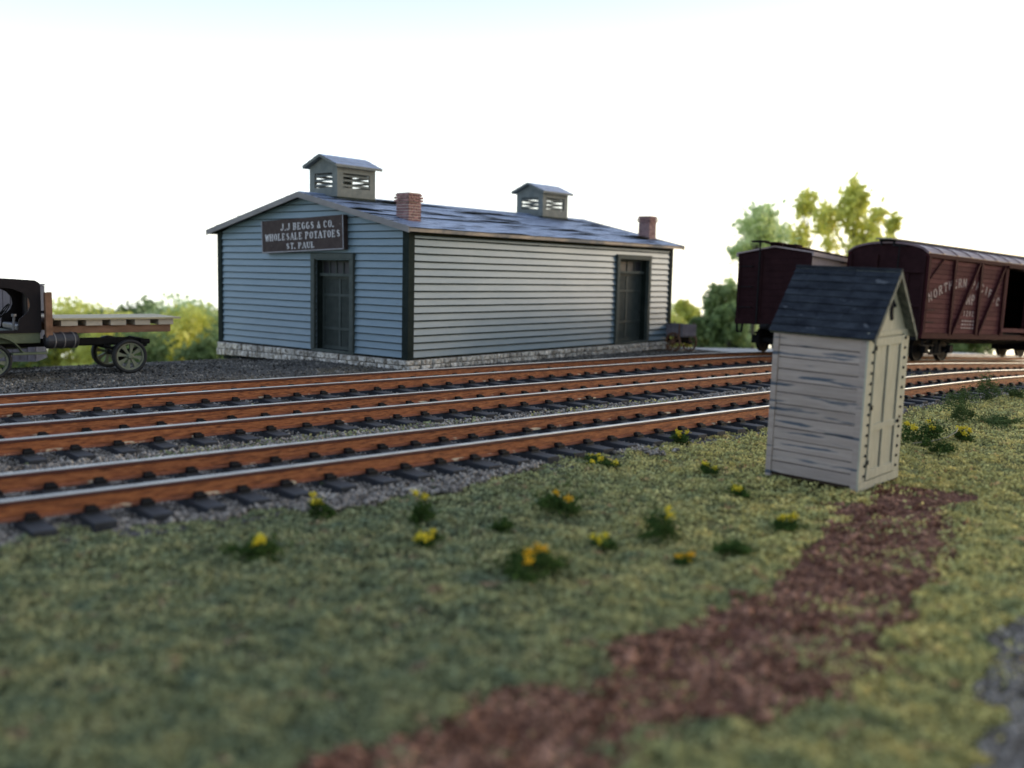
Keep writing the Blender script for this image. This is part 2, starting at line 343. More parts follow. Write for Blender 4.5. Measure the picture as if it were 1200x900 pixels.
# corner gravel, bottom right of the turf
gp = []
def corner_gravel(x, y):
    # boundary from (2.2,5.0) to (4.3,7.9)
    d = (x-2.35)*.80 - (y-5.25)*.60
    return d + .25*mnoise.noise(Vector((x*1.6, y*1.6, 1)))
# dirt path outline (world metres)
PATH_L = [(5.25, 13.75), (4.62, 12.75), (4.05, 11.9), (3.45, 10.75), (2.55, 8.95), (2.05, 8.4), (1.35, 7.75), (.85, 7.25), (.3, 6.55), (0, 6.15), (-.55, 5.75), (-1.2, 5.3), (-2.6, 4.4), (-3.6, 3.4)]
PATH_R = [(6.35, 12.95), (5.5, 12.25), (4.93, 10.55), (4.22, 9.5), (3.47, 8.4), (2.9, 7.4), (2.55, 6.75), (1.95, 6.5), (1.35, 6.05), (.9, 5.95), (.75, 5.55), (.55, 5.35), (0, 4.3), (-.9, 3.0)]
def _res(pl, n=60):
    pl = [Vector(p) for p in pl]; d = [0]
    for i in range(1, len(pl)): d.append(d[-1]+(pl[i]-pl[i-1]).length)
    out = []
    for k in range(n+1):
        t = d[-1]*k/n; i = max(j for j in range(len(d)) if d[j] <= t+1e-9); i = min(i, len(pl)-2)
        f = (t-d[i])/(d[i+1]-d[i]); out.append(pl[i].lerp(pl[i+1], f))
    return out
PLr, PRr = _res(PATH_L), _res(PATH_R)
pm = MB(); V = []; F = []
for i, (l, r) in enumerate(zip(PLr, PRr)):
    l = l + Vector((n1(i*.8, 1), n1(i*.9, 2)))*.12; r = r + Vector((n1(i*.8, 3), n1(i*.9, 4)))*.12
    for j in range(9):
        q = l.lerp(r, j/8); V.append((q.x, q.y, -.02))
for i in range(60):
    for j in range(8): k = i*9+j; F.append((k, k+1, k+10, k+9))
tag(pm.add(V, F).build('dirt_path', M['dirt'], smooth=True), kind='structure')
poly = np.array([tuple(p) for p in PLr] + [tuple(p) for p in PRr[::-1]])
def in_poly(X, Y, poly):
    c = np.zeros(len(X), bool); j = len(poly)-1
    for i in range(len(poly)):
        xi, yi = poly[i]; xj, yj = poly[j]
        c ^= ((yi > Y) != (yj > Y)) & (X < (xj-xi)*(Y-yi)/(yj-yi+1e-12)+xi); j = i
    return c
def fbm(X, Y, sc, seed, oct=3):
    out = np.zeros(len(X)); r = np.random.default_rng(seed)
    for o in range(oct):
        G = r.uniform(-1, 1, (64, 64)); s = sc*2**o
        x = X*s+100; y = Y*s+100; xi = np.floor(x).astype(int); yi = np.floor(y).astype(int); fx = x-xi; fy = y-yi
        fx = fx*fx*(3-2*fx); fy = fy*fy*(3-2*fy)
        g = lambda a, b: G[a % 64, b % 64]
        out += .5**o*((g(xi, yi)*(1-fx)+g(xi+1, yi)*fx)*(1-fy)+(g(xi, yi+1)*(1-fx)+g(xi+1, yi+1)*fx)*fy)
    return out
def polar(n, d0, d1, half, pw=1.0, right=None):
    u = rng.uniform(0, 1, n); Dd = d0*(d1/d0)**u if pw == 1 else (d0**(1-pw)+u*(d1**(1-pw)-d0**(1-pw)))**(1/(1-pw))
    X = Dd*rng.uniform(-half, half if right is None else right, n); return X, Dd
gedge = lambda A: 9.95 + .35*np.array([n1(a*.55, 2) for a in A]) + .18*np.array([n1(a*2.3, 5) for a in A]) - (A < 6)*.1

def corner_mask(X, Y): return (X-2.35)*.80-(Y-5.25)*.60 + .30*fbm(X, Y, 1.3, 5)
# ---- grass: tiny foam tufts
def grass_points(n, d0, d1):
    X, Y = polar(n, d0, d1, .62, right=1.1); A = DX*X+DY*Y; P = -DY*X+DX*Y
    ge = 9.95 + np.array([ge_add(q) for q in A]) + .30*fbm(A, P*0, .4, 3) + .45*fbm(X, Y, 1.1, 4)
    k = P < ge
    mp_ = in_poly(X + .24*fbm(X, Y, 2.2, 8), Y + .24*fbm(X, Y, 2.2, 9), poly)
    k &= ~(mp_ & (rng.uniform(0, 1, n) > .20*(fbm(X, Y, 2.0, 12) > .15)+.02))
    cm = corner_mask(X, Y); k &= ~((cm > 0) & (cm < 1.8) & (rng.uniform(0, 1, n) > .06))
    # bare worn spots
    k &= (fbm(X, Y, 5.5, 61)+.5*fbm(X, Y, 13, 62) > -.30) | (rng.uniform(0, 1, n) < .35)
    k &= ~((fbm(X, Y, 1.0, 21) > .78) & (rng.uniform(0, 1, n) > .3))
    return X[k], Y[k]
X, Y = grass_points(880000, 4.0, 34)
n = len(X); Z = dipn(DX*X+DY*Y) - .025 + rng.uniform(0, 1, n)*(.018+.035*np.clip(fbm(X, Y, 1.7, 31)+.2, 0, 1)) + .03*np.clip(fbm(X, Y, 5.5, 61), -.3, 1)
sz = rng.uniform(.006, .016, n)*(1+Y/22)
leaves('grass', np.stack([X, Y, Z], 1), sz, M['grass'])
tag(bpy.data.objects['grass'], 'olive green turf of fine foam like tufts in front of the tracks', 'grass', kind='stuff')
# thin grass creeping between the near and middle tracks
X, Y = polar(60000, 9, 34, .6); A = DX*X+DY*Y; P = -DY*X+DX*Y
k = (P > 12.9) & (P < 14.5) & (fbm(X, Y, .5, 41) + .5*fbm(X, Y, 2, 42) > .12) & (A > 4)
k |= (P > 16.9) & (P < 18.3) & (fbm(X, Y, .5, 47) + .5*fbm(X, Y, 2, 42) > .45) & (A > 8)
X, Y, A = X[k], Y[k], A[k]; n = len(X)
o = leaves('track_grass', np.stack([X, Y, dipn(A)+rng.uniform(0, .06, n)], 1), rng.uniform(.015, .035, n), M['grass'])
tag(o, 'thin grass creeping over the ballast between the tracks', 'grass', kind='stuff')
# dirt clods
X, Y = polar(90000, 3.6, 14.5, .55); jx, jy = rng.normal(size=(2, len(X)))*.07
k = in_poly(jx + X + .24*fbm(X, Y, 2.2, 8), jy + Y + .24*fbm(X, Y, 2.2, 9), poly); X, Y = X[k], Y[k]; n = len(X)
o = scatter('dirt_clods', np.stack([X, Y, -.015+rng.uniform(-.005, .016, n)+.018*fbm(X, Y, 3, 51)], 1), rng.gamma(2.2, .0058, n)+.005, M['clod'])
tag(o, 'crumbly reddish brown dirt on the footpath', 'dirt', kind='stuff')
# corner gravel stones
X, Y = polar(80000, 3.4, 11, 0, right=1.1)
k = (corner_mask(X, Y) > .02) & (corner_mask(X, Y) < 1.8); X, Y = X[k], Y[k]; n = len(X)
o = scatter('corner_gravel', np.stack([X, Y, -.02+rng.uniform(-.005, .02, n)], 1), rng.uniform(.010, .026, n), M['ballast'])
tag(o, 'loose grey gravel at the right edge of the turf', 'gravel', kind='stuff')
# ballast stones
X, Y = polar(230000, 8, 44, .66, 1.3); A = DX*X+DY*Y; P = -DY*X+DX*Y
k = (P > 9.95 + np.array([ge_add(q) for q in A]) + .30*fbm(A, P*0, .4, 3) + .45*fbm(X, Y, 1.1, 4) - .12) & (P < 21.4) & (A > -9); X, Y, A, P = X[k], Y[k], A[k], P[k]; n = len(X)
mid = np.minimum(np.minimum(abs(P-11.75), abs(P-15.7)), abs(P-19.5)) < 1.3
zz = dipn(A) + rng.uniform(-.02, .03, n) + np.where(mid, -.030, .008)
o = scatter('ballast', np.stack([X, Y, zz], 1), rng.uniform(.016, .036, n)*(1+Y/60), M['ballast'], 'oct')
tag(o, 'grey lavender crushed stone ballast between and under the tracks', 'ballast', kind='stuff')
# yard stones
X, Y = polar(90000, 14, 60, .66, 1.2); A = DX*X+DY*Y; P = -DY*X+DX*Y
k = (P > 21.2) & (P < 30.9) & (A > -9) & ~((A > 33.4) & (P > 23.1)); X, Y, A = X[k], Y[k], A[k]; n = len(X)
o = scatter('yard_gravel', np.stack([X, Y, dipn(A)+np.array([drop(q) for q in (-DY*X+DX*Y)])+rng.uniform(-.012, .014, n)], 1), rng.uniform(.012, .03, n)*(1+Y/50), M['yardstone'], 'oct')
tag(o, 'fine dark grey gravel of the yard behind the tracks', 'gravel', kind='stuff')

# ---------------------------------------------------------------- railway tracks
RT = .325      # rail top
def rail_mesh(pc, off, a0, a1):
    prof = [(-.065, .10), (-.065, .118), (-.014, .132), (-.014, .262), (-.036, .275), (-.036, .312), (-.028, RT), (.028, RT), (.036, .312), (.036, .275), (.014, .262), (.014, .132), (.065, .118), (.065, .10)]
    mb = MB(); n = int((a1-a0)/1.0); V = []
    for i in range(n+1):
        a = a0+(a1-a0)*i/n
        for q, z in prof: V.append(ap(a, pc(a)+off+q, z+dip(a)))
    k = len(prof); F = []; MI = []
    for i in range(n):
        for j in range(k):
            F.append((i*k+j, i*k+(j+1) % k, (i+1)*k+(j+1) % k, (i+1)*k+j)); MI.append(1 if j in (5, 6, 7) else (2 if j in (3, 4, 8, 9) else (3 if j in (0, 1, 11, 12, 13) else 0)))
    mb.v = [tuple(v) for v in V]; mb.f = F; mb.mi = MI
    return mb
def tie_mb(seed):
    r = random.Random(seed); mb = MB()
    mb.box(-.125, .125, -1.28, 1.28, -.06, .082)                       # local x along, y across
    for s in (-.72, .72):
        mb.box(-.10, .10, s-.17, s+.17, .082, .099)                    # tie plate
        for q in (-1, 1):
            mb.box(-.075, .075, s+q*.12-.045, s+q*.12+.045, .100, .150, 1)  # cast chair block
            mb.box(-.055, .055, s+q*.082-.04, s+q*.082+.04, .118+.002, .172, 1)
    return mb
TIES = [tie_mb(k).build('tie', [M['tie'], M['chair']], None, bevel=.014) for k in range(1)]
tie_src = TIES[0]
def track(label, pc, a0, a1, sp):
    c = ap((a0+a1)/2, pc((a0+a1)/2), 0)
    root = empty('railway_track', c, (0, 0, 0), label, 'track', 'railway tracks running past the warehouse')
    for off in (-.72, .72):
        mb = rail_mesh(pc, off, a0, a1); mb.v = [(x-c.x, y-c.y, z) for x, y, z in mb.v]
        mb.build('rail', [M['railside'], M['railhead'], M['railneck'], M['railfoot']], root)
    n = int((a1-a0)/sp)
    for i in range(min(n, 99)):
        a = a0+.3+i*sp+random.uniform(-.03, .03); o = tie_src.copy(); COL.objects.link(o); o.parent = root
        v = ap(a, pc(a)+random.uniform(-.03, .03), dip(a)); o.location = v - c
        o.rotation_euler = (0, math.atan(.045) if a > 30 else 0, math.pi/2-TH+random.uniform(-.02, .02))
    return root
bend = lambda base, k: (lambda a: base + k*max(0, (6-a)/6)**2)
track('nearest railway track, rusty rails next to the grass', bend(11.75, .25), -5, 52, .60)
track('middle railway track between the grass side and warehouse side tracks', bend(15.7, .1), -7, 55, .64)
track('farthest railway track, running closest to the blue warehouse', lambda a: 19.5, -9, 58, .69)
bpy.data.objects.remove(tie_src)

# ---------------------------------------------------------------- lettering (stroke letters, roman)
# strokes: (x0,y0,x1,y1,thick?) in unit box
LET = {
 'J': [(.62, 1, .62, .2, 1), (.62, .2, .42, .02, 0), (.42, .02, .18, .06, 0), (.18, .06, .14, .22, 1)],
 'B': [(.2, 0, .2, 1, 1), (.2, 1, .6, .98, 0), (.6, .98, .72, .76, 1), (.72, .76, .55, .54, 0), (.2, .53, .58, .53, 0), (.58, .53, .78, .28, 1), (.78, .28, .62, .02, 0), (.62, .02, .2, 0, 0)],
 'E': [(.2, 0, .2, 1, 1), (.2, .98, .72, .98, 0), (.2, .52, .58, .52, 0), (.2, .02, .75, .02, 0), (.73, 1, .73, .8, 0), (.76, 0, .76, .22, 0)],
 'G': [(.75, .8, .5, 1, 0), (.5, 1, .25, .85, 0), (.25, .85, .17, .5, 1), (.17, .5, .25, .15, 1), (.25, .15, .5, 0, 0), (.5, 0, .76, .12, 0), (.76, .12, .76, .45, 1), (.58, .45, .86, .45, 0)],
 'S': [(.7, .8, .5, .99, 0), (.5, .99, .27, .88, 0), (.27, .88, .3, .63, 1), (.3, .63, .68, .4, 1), (.68, .4, .7, .14, 1), (.7, .14, .45, .01, 0), (.45, .01, .22, .2, 0)],
 '&': [(.8, .02, .35, .75, 1), (.35, .75, .5, .98, 0), (.5, .98, .6, .78, 0), (.6, .78, .2, .35, 0), (.2, .35, .25, .05, 1), (.25, .05, .5, .02, 0), (.5, .02, .8, .45, 0)],
 'C': [(.76, .78, .5, 1, 0), (.5, 1, .25, .85, 0), (.25, .85, .17, .5, 1), (.17, .5, .25, .15, 1), (.25, .15, .5, 0, 0), (.5, 0, .78, .2, 0)],
 'O': [(.5, 1, .25, .85, 0), (.25, .85, .17, .5, 1), (.17, .5, .25, .15, 1), (.25, .15, .5, 0, 0), (.5, 0, .75, .15, 0), (.75, .15, .83, .5, 1), (.83, .5, .75, .85, 1), (.75, .85, .5, 1, 0)],
 'W': [(.02, 1, .27, 0, 1), (.27, 0, .5, .9, 0), (.5, .9, .73, 0, 1), (.73, 0, .98, 1, 0)],
 'H': [(.2, 0, .2, 1, 1), (.8, 0, .8, 1, 1), (.2, .52, .8, .52, 0)],
 'L': [(.22, 0, .22, 1, 1), (.22, .02, .75, .02, 0), (.76, 0, .76, .25, 0)],
 'A': [(.08, 0, .48, 1, 0), (.48, 1, .9, 0, 1), (.25, .36, .72, .36, 0)],
 'P': [(.2, 0, .2, 1, 1), (.2, .98, .6, .98, 0), (.6, .98, .78, .74, 1), (.78, .74, .6, .48, 0), (.6, .48, .2, .48, 0)],
 'T': [(.5, 0, .5, 1, 1), (.12, .98, .88, .98, 0), (.13, 1, .13, .8, 0), (.87, 1, .87, .8, 0)],
 'U': [(.2, 1, .2, .25, 1), (.2, .25, .35, .03, 0), (.35, .03, .65, .03, 0), (.65, .03, .8, .25, 0), (.8, .25, .8, 1, 0)],
 'N': [(.18, 0, .18, 1, 0), (.18, 1, .82, 0, 1), (.82, 0, .82, 1, 0)],
 'R': [(.2, 0, .2, 1, 1), (.2, .98, .6, .98, 0), (.6, .98, .76, .75, 1), (.76, .75, .6, .5, 0), (.6, .5, .2, .5, 0), (.48, .5, .82, 0, 1)],
 'I': [(.5, 0, .5, 1, 1)],
 'F': [(.2, 0, .2, 1, 1), (.2, .98, .74, .98, 0), (.2, .52, .6, .52, 0)],
 '1': [(.5, 0, .5, 1, 1), (.5, 1, .3, .8, 0)],
 '2': [(.22, .8, .5, 1, 0), (.5, 1, .76, .75, 1), (.76, .75, .2, .02, 0), (.2, .02, .8, .02, 1)],
 '0': [(.5, 1, .2, .5, 1), (.2, .5, .5, 0, 1), (.5, 0, .8, .5, 1), (.8, .5, .5, 1, 1)],
 '.': [(.1, .0, .1, .12, 1)],
}
STEM = {'B': [.2], 'E': [.2], 'H': [.2, .8], 'L': [.22], 'P': [.2], 'T': [.5], 'U': [.2, .8], 'N': [.18, .82], 'R': [.2], 'I': [.5], 'F': [.2], 'J': [.62], 'A': [.08, .9], 'W': [.02, .98]}
def letter(mb, ch, fn, W_, H_, thick, thin, serif, d0, d1):
    def q(x0, y0, x1, y1, wd):
        a = Vector((x0*W_, y0*H_)); b = Vector((x1*W_, y1*H_)); d = (b-a)
        if d.length < 1e-6: return
        d.normalize(); nn = Vector((-d.y, d.x))*wd/2; e = d*wd*.25
        mb.prism([tuple(a-e-nn), tuple(b+e-nn), tuple(b+e+nn), tuple(a-e+nn)], fn, d0, d1)
    for x0, y0, x1, y1, t in LET[ch]: q(x0, y0, x1, y1, thick if t else thin)
    if serif:
        for x in STEM.get(ch, []):
            for y in ((0, 1) if ch not in 'JUW' else (1,)):
                if ch == 'A' and y == 1: continue
                q(x-.17, y+(.03 if y == 0 else -.03), x+.17, y+(.03 if y == 0 else -.03), thin)

# ---------------------------------------------------------------- warehouse
WL, WW, ZB, ZT, ZP = 14.6, 8.98, .29, 4.02, 5.06
SL = (ZP-ZT)/(WW/2)
wh = empty('warehouse', (-3.0, 28.2, 0), (0, 0, .891), 'long blue grey clapboard warehouse with two roof cupolas and two brick chimneys', 'warehouse')
def clap(name, L, wmap, openings, top, gable=False, seed=0):
    """wmap(s, d, z) -> local xyz, d is outward distance"""
    mb = MB(); back = MB(); r = random.Random(seed); ex = .213; z = ZB+.02; k = 0
    while z < top-.02:
        z0 = z+r.uniform(-.006, .006); z1 = min(z+ex+.02, top)
        lo, hi = .16, L-.16
        def lim(zz):
            if not gable or zz <= ZT: return lo, hi
            i = (zz-ZT)/SL; return i+.02, L-i-.02
        a0, b0 = lim(z0); a1, b1 = lim(z1)
        if b1-a1 < .2: break
        if gable and z0 > ZT: a0 = max(a0, lo); b0 = min(b0, hi)
        segs = [((a0, a1), (b0, b1))]
        for (s0, s1, oz0, oz1) in openings:
            if z1 > oz0+.05 and z0 < oz1-.05:
                ns = []
                for (A, B) in segs:
                    if A[0] < s0 and B[0] > s1: ns += [(A, (s0, s0)), ((s1, s1), B)]
                    else: ns.append((A, B))
                segs = ns
        for A, B in segs:
            n = max(1, int((B[0]-A[0])/.5)); V = []
            for i in range(n+1):
                t = i/n; sb = A[0]+(B[0]-A[0])*t; st = A[1]+(B[1]-A[1])*t
                wob = .010*mnoise.noise(Vector((sb*.6, z*2.1, seed))); zb_ = z0+.006*mnoise.noise(Vector((sb*.5, z*3, seed+5)))
                V += [wmap(sb, .0, zb_), wmap(sb, .056+wob, zb_), wmap(sb, .058+wob, zb_+(.034 if wmap is fmap else .020)), wmap(st, .010+wob*.3, z1), wmap(st, 0, z1)]
            q5 = lambda i, j: (i*5+j, i*5+(j+1) % 5, (i+1)*5+(j+1) % 5, (i+1)*5+j)
            k0 = len(mb.v)
            mb.add(V, [q5(i, j) for i in range(n) for j in (2, 3, 4)] + [(0, 1, 2, 3, 4), tuple(n*5+j for j in (4, 3, 2, 1, 0))])
            mb.f.extend([tuple(k0+q for q in q5(i, j)) for i in range(n) for j in (0, 1)]); mb.mi.extend([1]*(2*n))  # lower lip strip coloured dark as the lap shadow
        z += ex; k += 1
    # backing sheathing with openings cut
    cuts = sorted(openings); s = .0; segs = []
    for (s0, s1, oz0, oz1) in cuts:
        segs.append((s, s0, ZB, ZT)); segs.append((s0, s1, ZB, oz0)); segs.append((s0, s1, oz1, ZT)); s = s1
    segs.append((s, L, ZB, ZT))
    for a, b, c, d in segs:
        if b-a > .01 and d-c > .01: mb.prism([(a, c), (b, c), (b, d), (a, d)], lambda u, v, dd: wmap(u, dd, v), -.12, -.001, 1)
    if gable: mb.prism([(0, ZT), (L, ZT), (L/2, ZP)], lambda u, v, dd: wmap(u, dd, v), -.12, -.001, 1)
    return mb.build(name, [M['clap'], M['backing_shade']], wh)
GD = (2.36, 3.96, ZB+.08, 3.12)      # gable door opening (y0,y1,z0,z1)
LD = (10.78, 12.80, ZB+.08, 3.42)    # long side door
fmap = lambda s, d, z: (s, -d, z)                 # long front wall, y=0 facing -y
gmap = lambda s, d, z: (-d, s, z)                 # gable x=0 facing -x
bmap = lambda s, d, z: (s, WW+d, z)
rmap = lambda s, d, z: (WL+d, s, z)
clap('wall', WL, fmap, [LD], ZT, False, 1)['label'] = 'long grey clapboard side wall facing the tracks'
clap('wall', WW, gmap, [GD], ZP, True, 2)['label'] = 'blue clapboard gable wall carrying the sign'
clap('wall', WL, bmap, [], ZT, False, 3)
clap('wall', WW, rmap, [], ZP, True, 4)
for (x, y, sx, sy) in ((0, 0, -1, -1), (0, WW, -1, 1), (WL, 0, 1, -1), (WL, WW, 1, 1)):
    cb = MB(); t = .075
    x0, x1 = sorted((x+sx*t, x-sx*.17)); y0, y1 = sorted((y+sy*t, y-sy*.01))
    cb.box(x0, x1, y0, y1, ZB-.02, ZT+.02)
    x0, x1 = sorted((x+sx*(t+.003), x)); y0, y1 = sorted((y+sy*(t-.001), y-sy*.17))
    cb.box(x0, x1, y0, y1, ZB-.017, ZT+.018)
    cb.build('corner_board', M['trim'], wh, bevel=.008)
# interior blocker
MB().box(.5, WL-.5, .6, WW-.6, ZB, ZB+.05).build('floor', M['dark'], wh)
# doors
def door(wm, s0, s1, z0, z1, ntrans):
    mb = MB(); fn = lambda u, v, d: wm(u, d, v)
    rect = lambda b, a, c, e, f, d0, d1, mi=0: b.prism([(a, e), (c, e), (c, f), (a, f)], fn, d0, d1, mi)
    fw_ = .17
    fr = MB()
    rect(fr, s0-fw_, s0, z0, z1, -.02, .13); rect(fr, s1, s1+fw_, z0, z1, -.02, .13); rect(fr, s0-fw_, s1+fw_, z1, z1+fw_, -.02, .14)
    rect(fr, s0-fw_, s1+fw_, z0-.09, z0, -.40, .10)
    fo = fr.build('door_frame', M['frame'], wh, bevel=.008)
    jm = MB(); rect(jm, s0-.05, s0+.002, z0+.002, z1, -.42, -.021); rect(jm, s1-.002, s1+.05, z0+.002, z1, -.42, -.021); rect(jm, s0+.003, s1-.003, z1-.02, z1+.03, -.42, -.021)
    jm.build('jamb', M['trim'], fo)
    zt = z1-.52     # transom bar
    tr = MB(); rect(tr, s0, s1, zt, zt+.09, -.30, -.10); rect(tr, s0, s1, z1-.08, z1-.02, -.28, -.20)
    w_ = (s1-s0)
    for i in range(ntrans+1):
        c = s0+.02+(w_-.04)*i/ntrans; rect(tr, c-.02, c+.02, zt+.09, z1-.08, -.27, -.21)
    to = tr.build('transom', M['frame'], wh)
    gl = MB(); rect(gl, s0, s1, zt+.09, z1-.08, -.252, -.240); gl.build('pane', M['glass'], to)
    dl = MB(); rect(dl, s0, s1, z0, zt, -.30, -.25)
    H_ = zt-z0; rows = [(0, .30), (.30, .76), (.76, 1.0)]
    st = .09
    rect(dl, s0, s0+st, z0, zt, -.25, -.215); rect(dl, s1-st, s1, z0, zt, -.25, -.215)
    mc = (s0+s1)/2; rect(dl, mc-st/2, mc+st/2, z0, zt, -.25, -.216)
    for a, b in rows:
        rect(dl, s0+st+.001, s1-st-.001, z0+H_*b-.08, z0+H_*b-.001, -.25, -.213)
        # diagonal tongue-and-groove slats within each panel
        for pa, pb in ((s0+st+.01, mc-st/2-.01), (mc+st/2+.01, s1-st-.01)):
            ya, yb = z0+H_*a+.02, z0+H_*b-.09; ww, hh = pb-pa, yb-ya; k = -hh
            sgn = 1 if pa > mc else 1
            while k < ww:
                x0 = max(0, k); x1 = min(ww, k+hh)
                if x1-x0 > .04:
                    A = (pa+x0, ya+(x0-k)); B = (pa+x1, ya+(x1-k))
                    A, B = ((pa+x0, yb-(x0-k)), (pa+x1, yb-(x1-k))) if wm is gmap else (A, B)
                    d = Vector((B[0]-A[0], B[1]-A[1])).normalized(); nn = Vector((-d.y, d.x))*.014
                    dl.prism([(A[0]-nn.x, A[1]-nn.y), (B[0]-nn.x, B[1]-nn.y), (B[0]+nn.x, B[1]+nn.y), (A[0]+nn.x, A[1]+nn.y)], fn, -.25, -.236)
                k += .075
    rect(dl, s0+st+.001, s1-st-.001, z0, z0+.10, -.25, -.214)
    do = dl.build('door', M['door'], wh)
    hd = MB(); c = wm(s0+st/2+.02 if wm is gmap else s1-st/2-.02, -.18, z0+H_*.42); hd.tube([c, wm(s0+st/2+.02 if wm is gmap else s1-st/2-.02, -.214, z0+H_*.42)], .028, 8)
    hd.build('handle', M['black'], do)
door(gmap, *GD, 5); door(fmap, *LD, 4)
# foundation: individual rough stones
fd = MB(); r = random.Random(5)
def stones(L, wm, z0, z1):
    for row in range(2):
        s = -.1
        while s < L+.08:
            w_ = r.uniform(.13, .36); e = min(s+w_, L+.1)
            zz0 = z0 - (.13*max(0, s)/L if wm is gmap else 0); za = zz0+(z1-zz0)*row/2; zb_ = zz0+(z1-zz0)*(row+1)/2
            j = lambda q=.018: r.uniform(-q, q)
            d = .10+r.uniform(0, .07); ch = .028
            a, b = s+.014, e-.014
            V = [wm(a, .02, za+.010), wm(b, .02, za+.010), wm(b, .02, zb_-.006), wm(a, .02, zb_-.006),
                 wm(a+j(.01), d-ch, za+.01), wm(b+j(.01), d-ch, za+.01), wm(b+j(.01), d-ch, zb_-.01), wm(a+j(.01), d-ch, zb_-.01),
                 wm(a+ch+abs(j()), d+j(), za+ch+abs(j())), wm(b-ch-abs(j()), d+j(), za+ch), wm(b-ch-abs(j()), d+j(), zb_-ch), wm(a+ch+abs(j()), d+j(), zb_-ch)]
            F = [(0, 1, 5, 4), (1, 2, 6, 5), (2, 3, 7, 6), (3, 0, 4, 7), (4, 5, 9, 8), (5, 6, 10, 9), (6, 7, 11, 10), (7, 4, 8, 11), (8, 9, 10, 11), (3, 2, 1, 0)]
            fd.add(V, F); s = e
for wm, L in ((fmap, WL), (gmap, WW), (bmap, WL), (rmap, WW)): stones(L, wm, -.04, ZB-.02)
fd.box(-.03, WL+.03, -.03, WW+.03, -.01, ZB-.004, 1)
fd.box(.5, WL-.2, .3, WW-1.2, -.9, -.012, 1)
fd.build('foundation', [M['stone'], M['mortar']], wh)
# roof
rf = empty('roof', (0, 0, 0)); rf.parent = wh
bpy.data.objects.remove(rf)
ov, vo, vr = .30, .30, .45
slab = MB()
X0, X1 = -vo, WL+vr
zt0 = ZT+.06
for sgn in (0, 1):
    f = lambda y: y if sgn == 0 else WW-y
    zf = lambda y: zt0+SL*y
    V = [(X0, f(-ov), zf(-ov)-.07), (X1, f(-ov), zf(-ov)-.07), (X1, f(WW/2), zf(WW/2)-.07), (X0, f(WW/2), zf(WW/2)-.07),
         (X0, f(-ov), zf(-ov)), (X1, f(-ov), zf(-ov)), (X1, f(WW/2), zf(WW/2)), (X0, f(WW/2), zf(WW/2))]
    slab.add(V, [(0, 1, 2, 3), (4, 5, 6, 7), (0, 1, 5, 4), (1, 2, 6, 5), (2, 3, 7, 6), (3, 0, 4, 7)], 1)
    slab.mi[-5] = 2; slab.mi[-6] = 2  # slab top and soffit coloured dark as gap and eave shade
    ncs = 17; ln = WW/2+ov; r = random.Random(3+sgn)
    for c in range(ncs):
        y0 = -ov-.05+(ln+.05)*c/ncs; y1 = min(y0+(ln+.05)/ncs+.06, WW/2)
        ph = r.uniform(0, 100); stp = .16; n = int((X1-X0)/stp); V = []; F = []
        x = X0-r.uniform(.0, .04); brk = 0
        for i in range(n+1):
            x = X0-.02+(X1-X0+.04)*i/n
            wv = mnoise.noise(Vector((x*.42, ph, c*3.1))); wv2 = mnoise.noise(Vector((x*2.2, ph, 9)))
            lift = .030+.115*max(0, wv)+.012*wv2; yj = y0+.03*mnoise.noise(Vector((x*1.1, ph, 20)))
            V += [(x, f(yj), zf(yj)+lift-.016), (x, f(yj), zf(yj)+lift), (x, f(y1), zf(y1)+.022)]
        for i in range(n): F += [(i*3+1, i*3+2, (i+1)*3+2, (i+1)*3+1)]
        slab.add(V, F, 0)
        k0 = len(slab.v)-len(V)
        slab.f.extend([(k0+i*3, k0+i*3+1, k0+(i+1)*3+1, k0+(i+1)*3) for i in range(n)]); slab.mi.extend([2]*n)  # lip faces coloured dark as shadow under each course
roof = slab.build('roof', [M['shingle'], M['fascia'], M['backing_shade']], wh)
rc = MB()                                                 # ridge cap and boards
rc.prism([(WW/2-.16, zt0+SL*WW/2+.0), (WW/2, zt0+SL*WW/2+.055), (WW/2+.16, zt0+SL*WW/2+.0)], lambda u, v, d: (d, u, v), X0+.02, X1-.02)
rc.build('ridge_cap', M['shingle'], roof)
for xa, xb in ((X0-.045, X0-.003), (X1+.003, X1+.045)):
    vb = MB()
    for sgn in (0, 1):
        f = (lambda y: y) if sgn == 0 else (lambda y: WW-y)
        vb.prism([(f(-ov-.03), zt0-SL*ov-.135), (f(-ov-.03), zt0-SL*ov+.035), (f(WW/2), zt0+SL*WW/2+.035), (f(WW/2), zt0+SL*WW/2-.135)], lambda u, v, d: (d, u, v), xa, xb)
    vb.build('verge_board', M['fascia'], roof)
for y, s in ((-ov-.003, -1), (WW+ov+.003, 1)):
    fb = MB(); y0, y1 = sorted((y, y+s*.035)); n = 24
    for i in range(n):
        xa = X0+(X1-X0)*i/n; xb = X0+(X1-X0)*(i+1)/n
        fb.box(xa, xb-.003, y0, y1, zt0-SL*ov-.105, zt0-SL*ov-.005)
    fb.build('fascia_board', M['rawwood'], roof)
# frieze under the eave, coloured near black to stand for the eave shadow
MB().box(.17, WL-.17, -.085, -.002, ZT-.20, ZT+.02).build('eave_shade_frieze', M['backing_shade'], wh)
MB().box(.17, WL-.17, WW+.002, WW+.085, ZT-.20, ZT+.02).build('eave_shade_frieze', M['backing_shade'], wh)

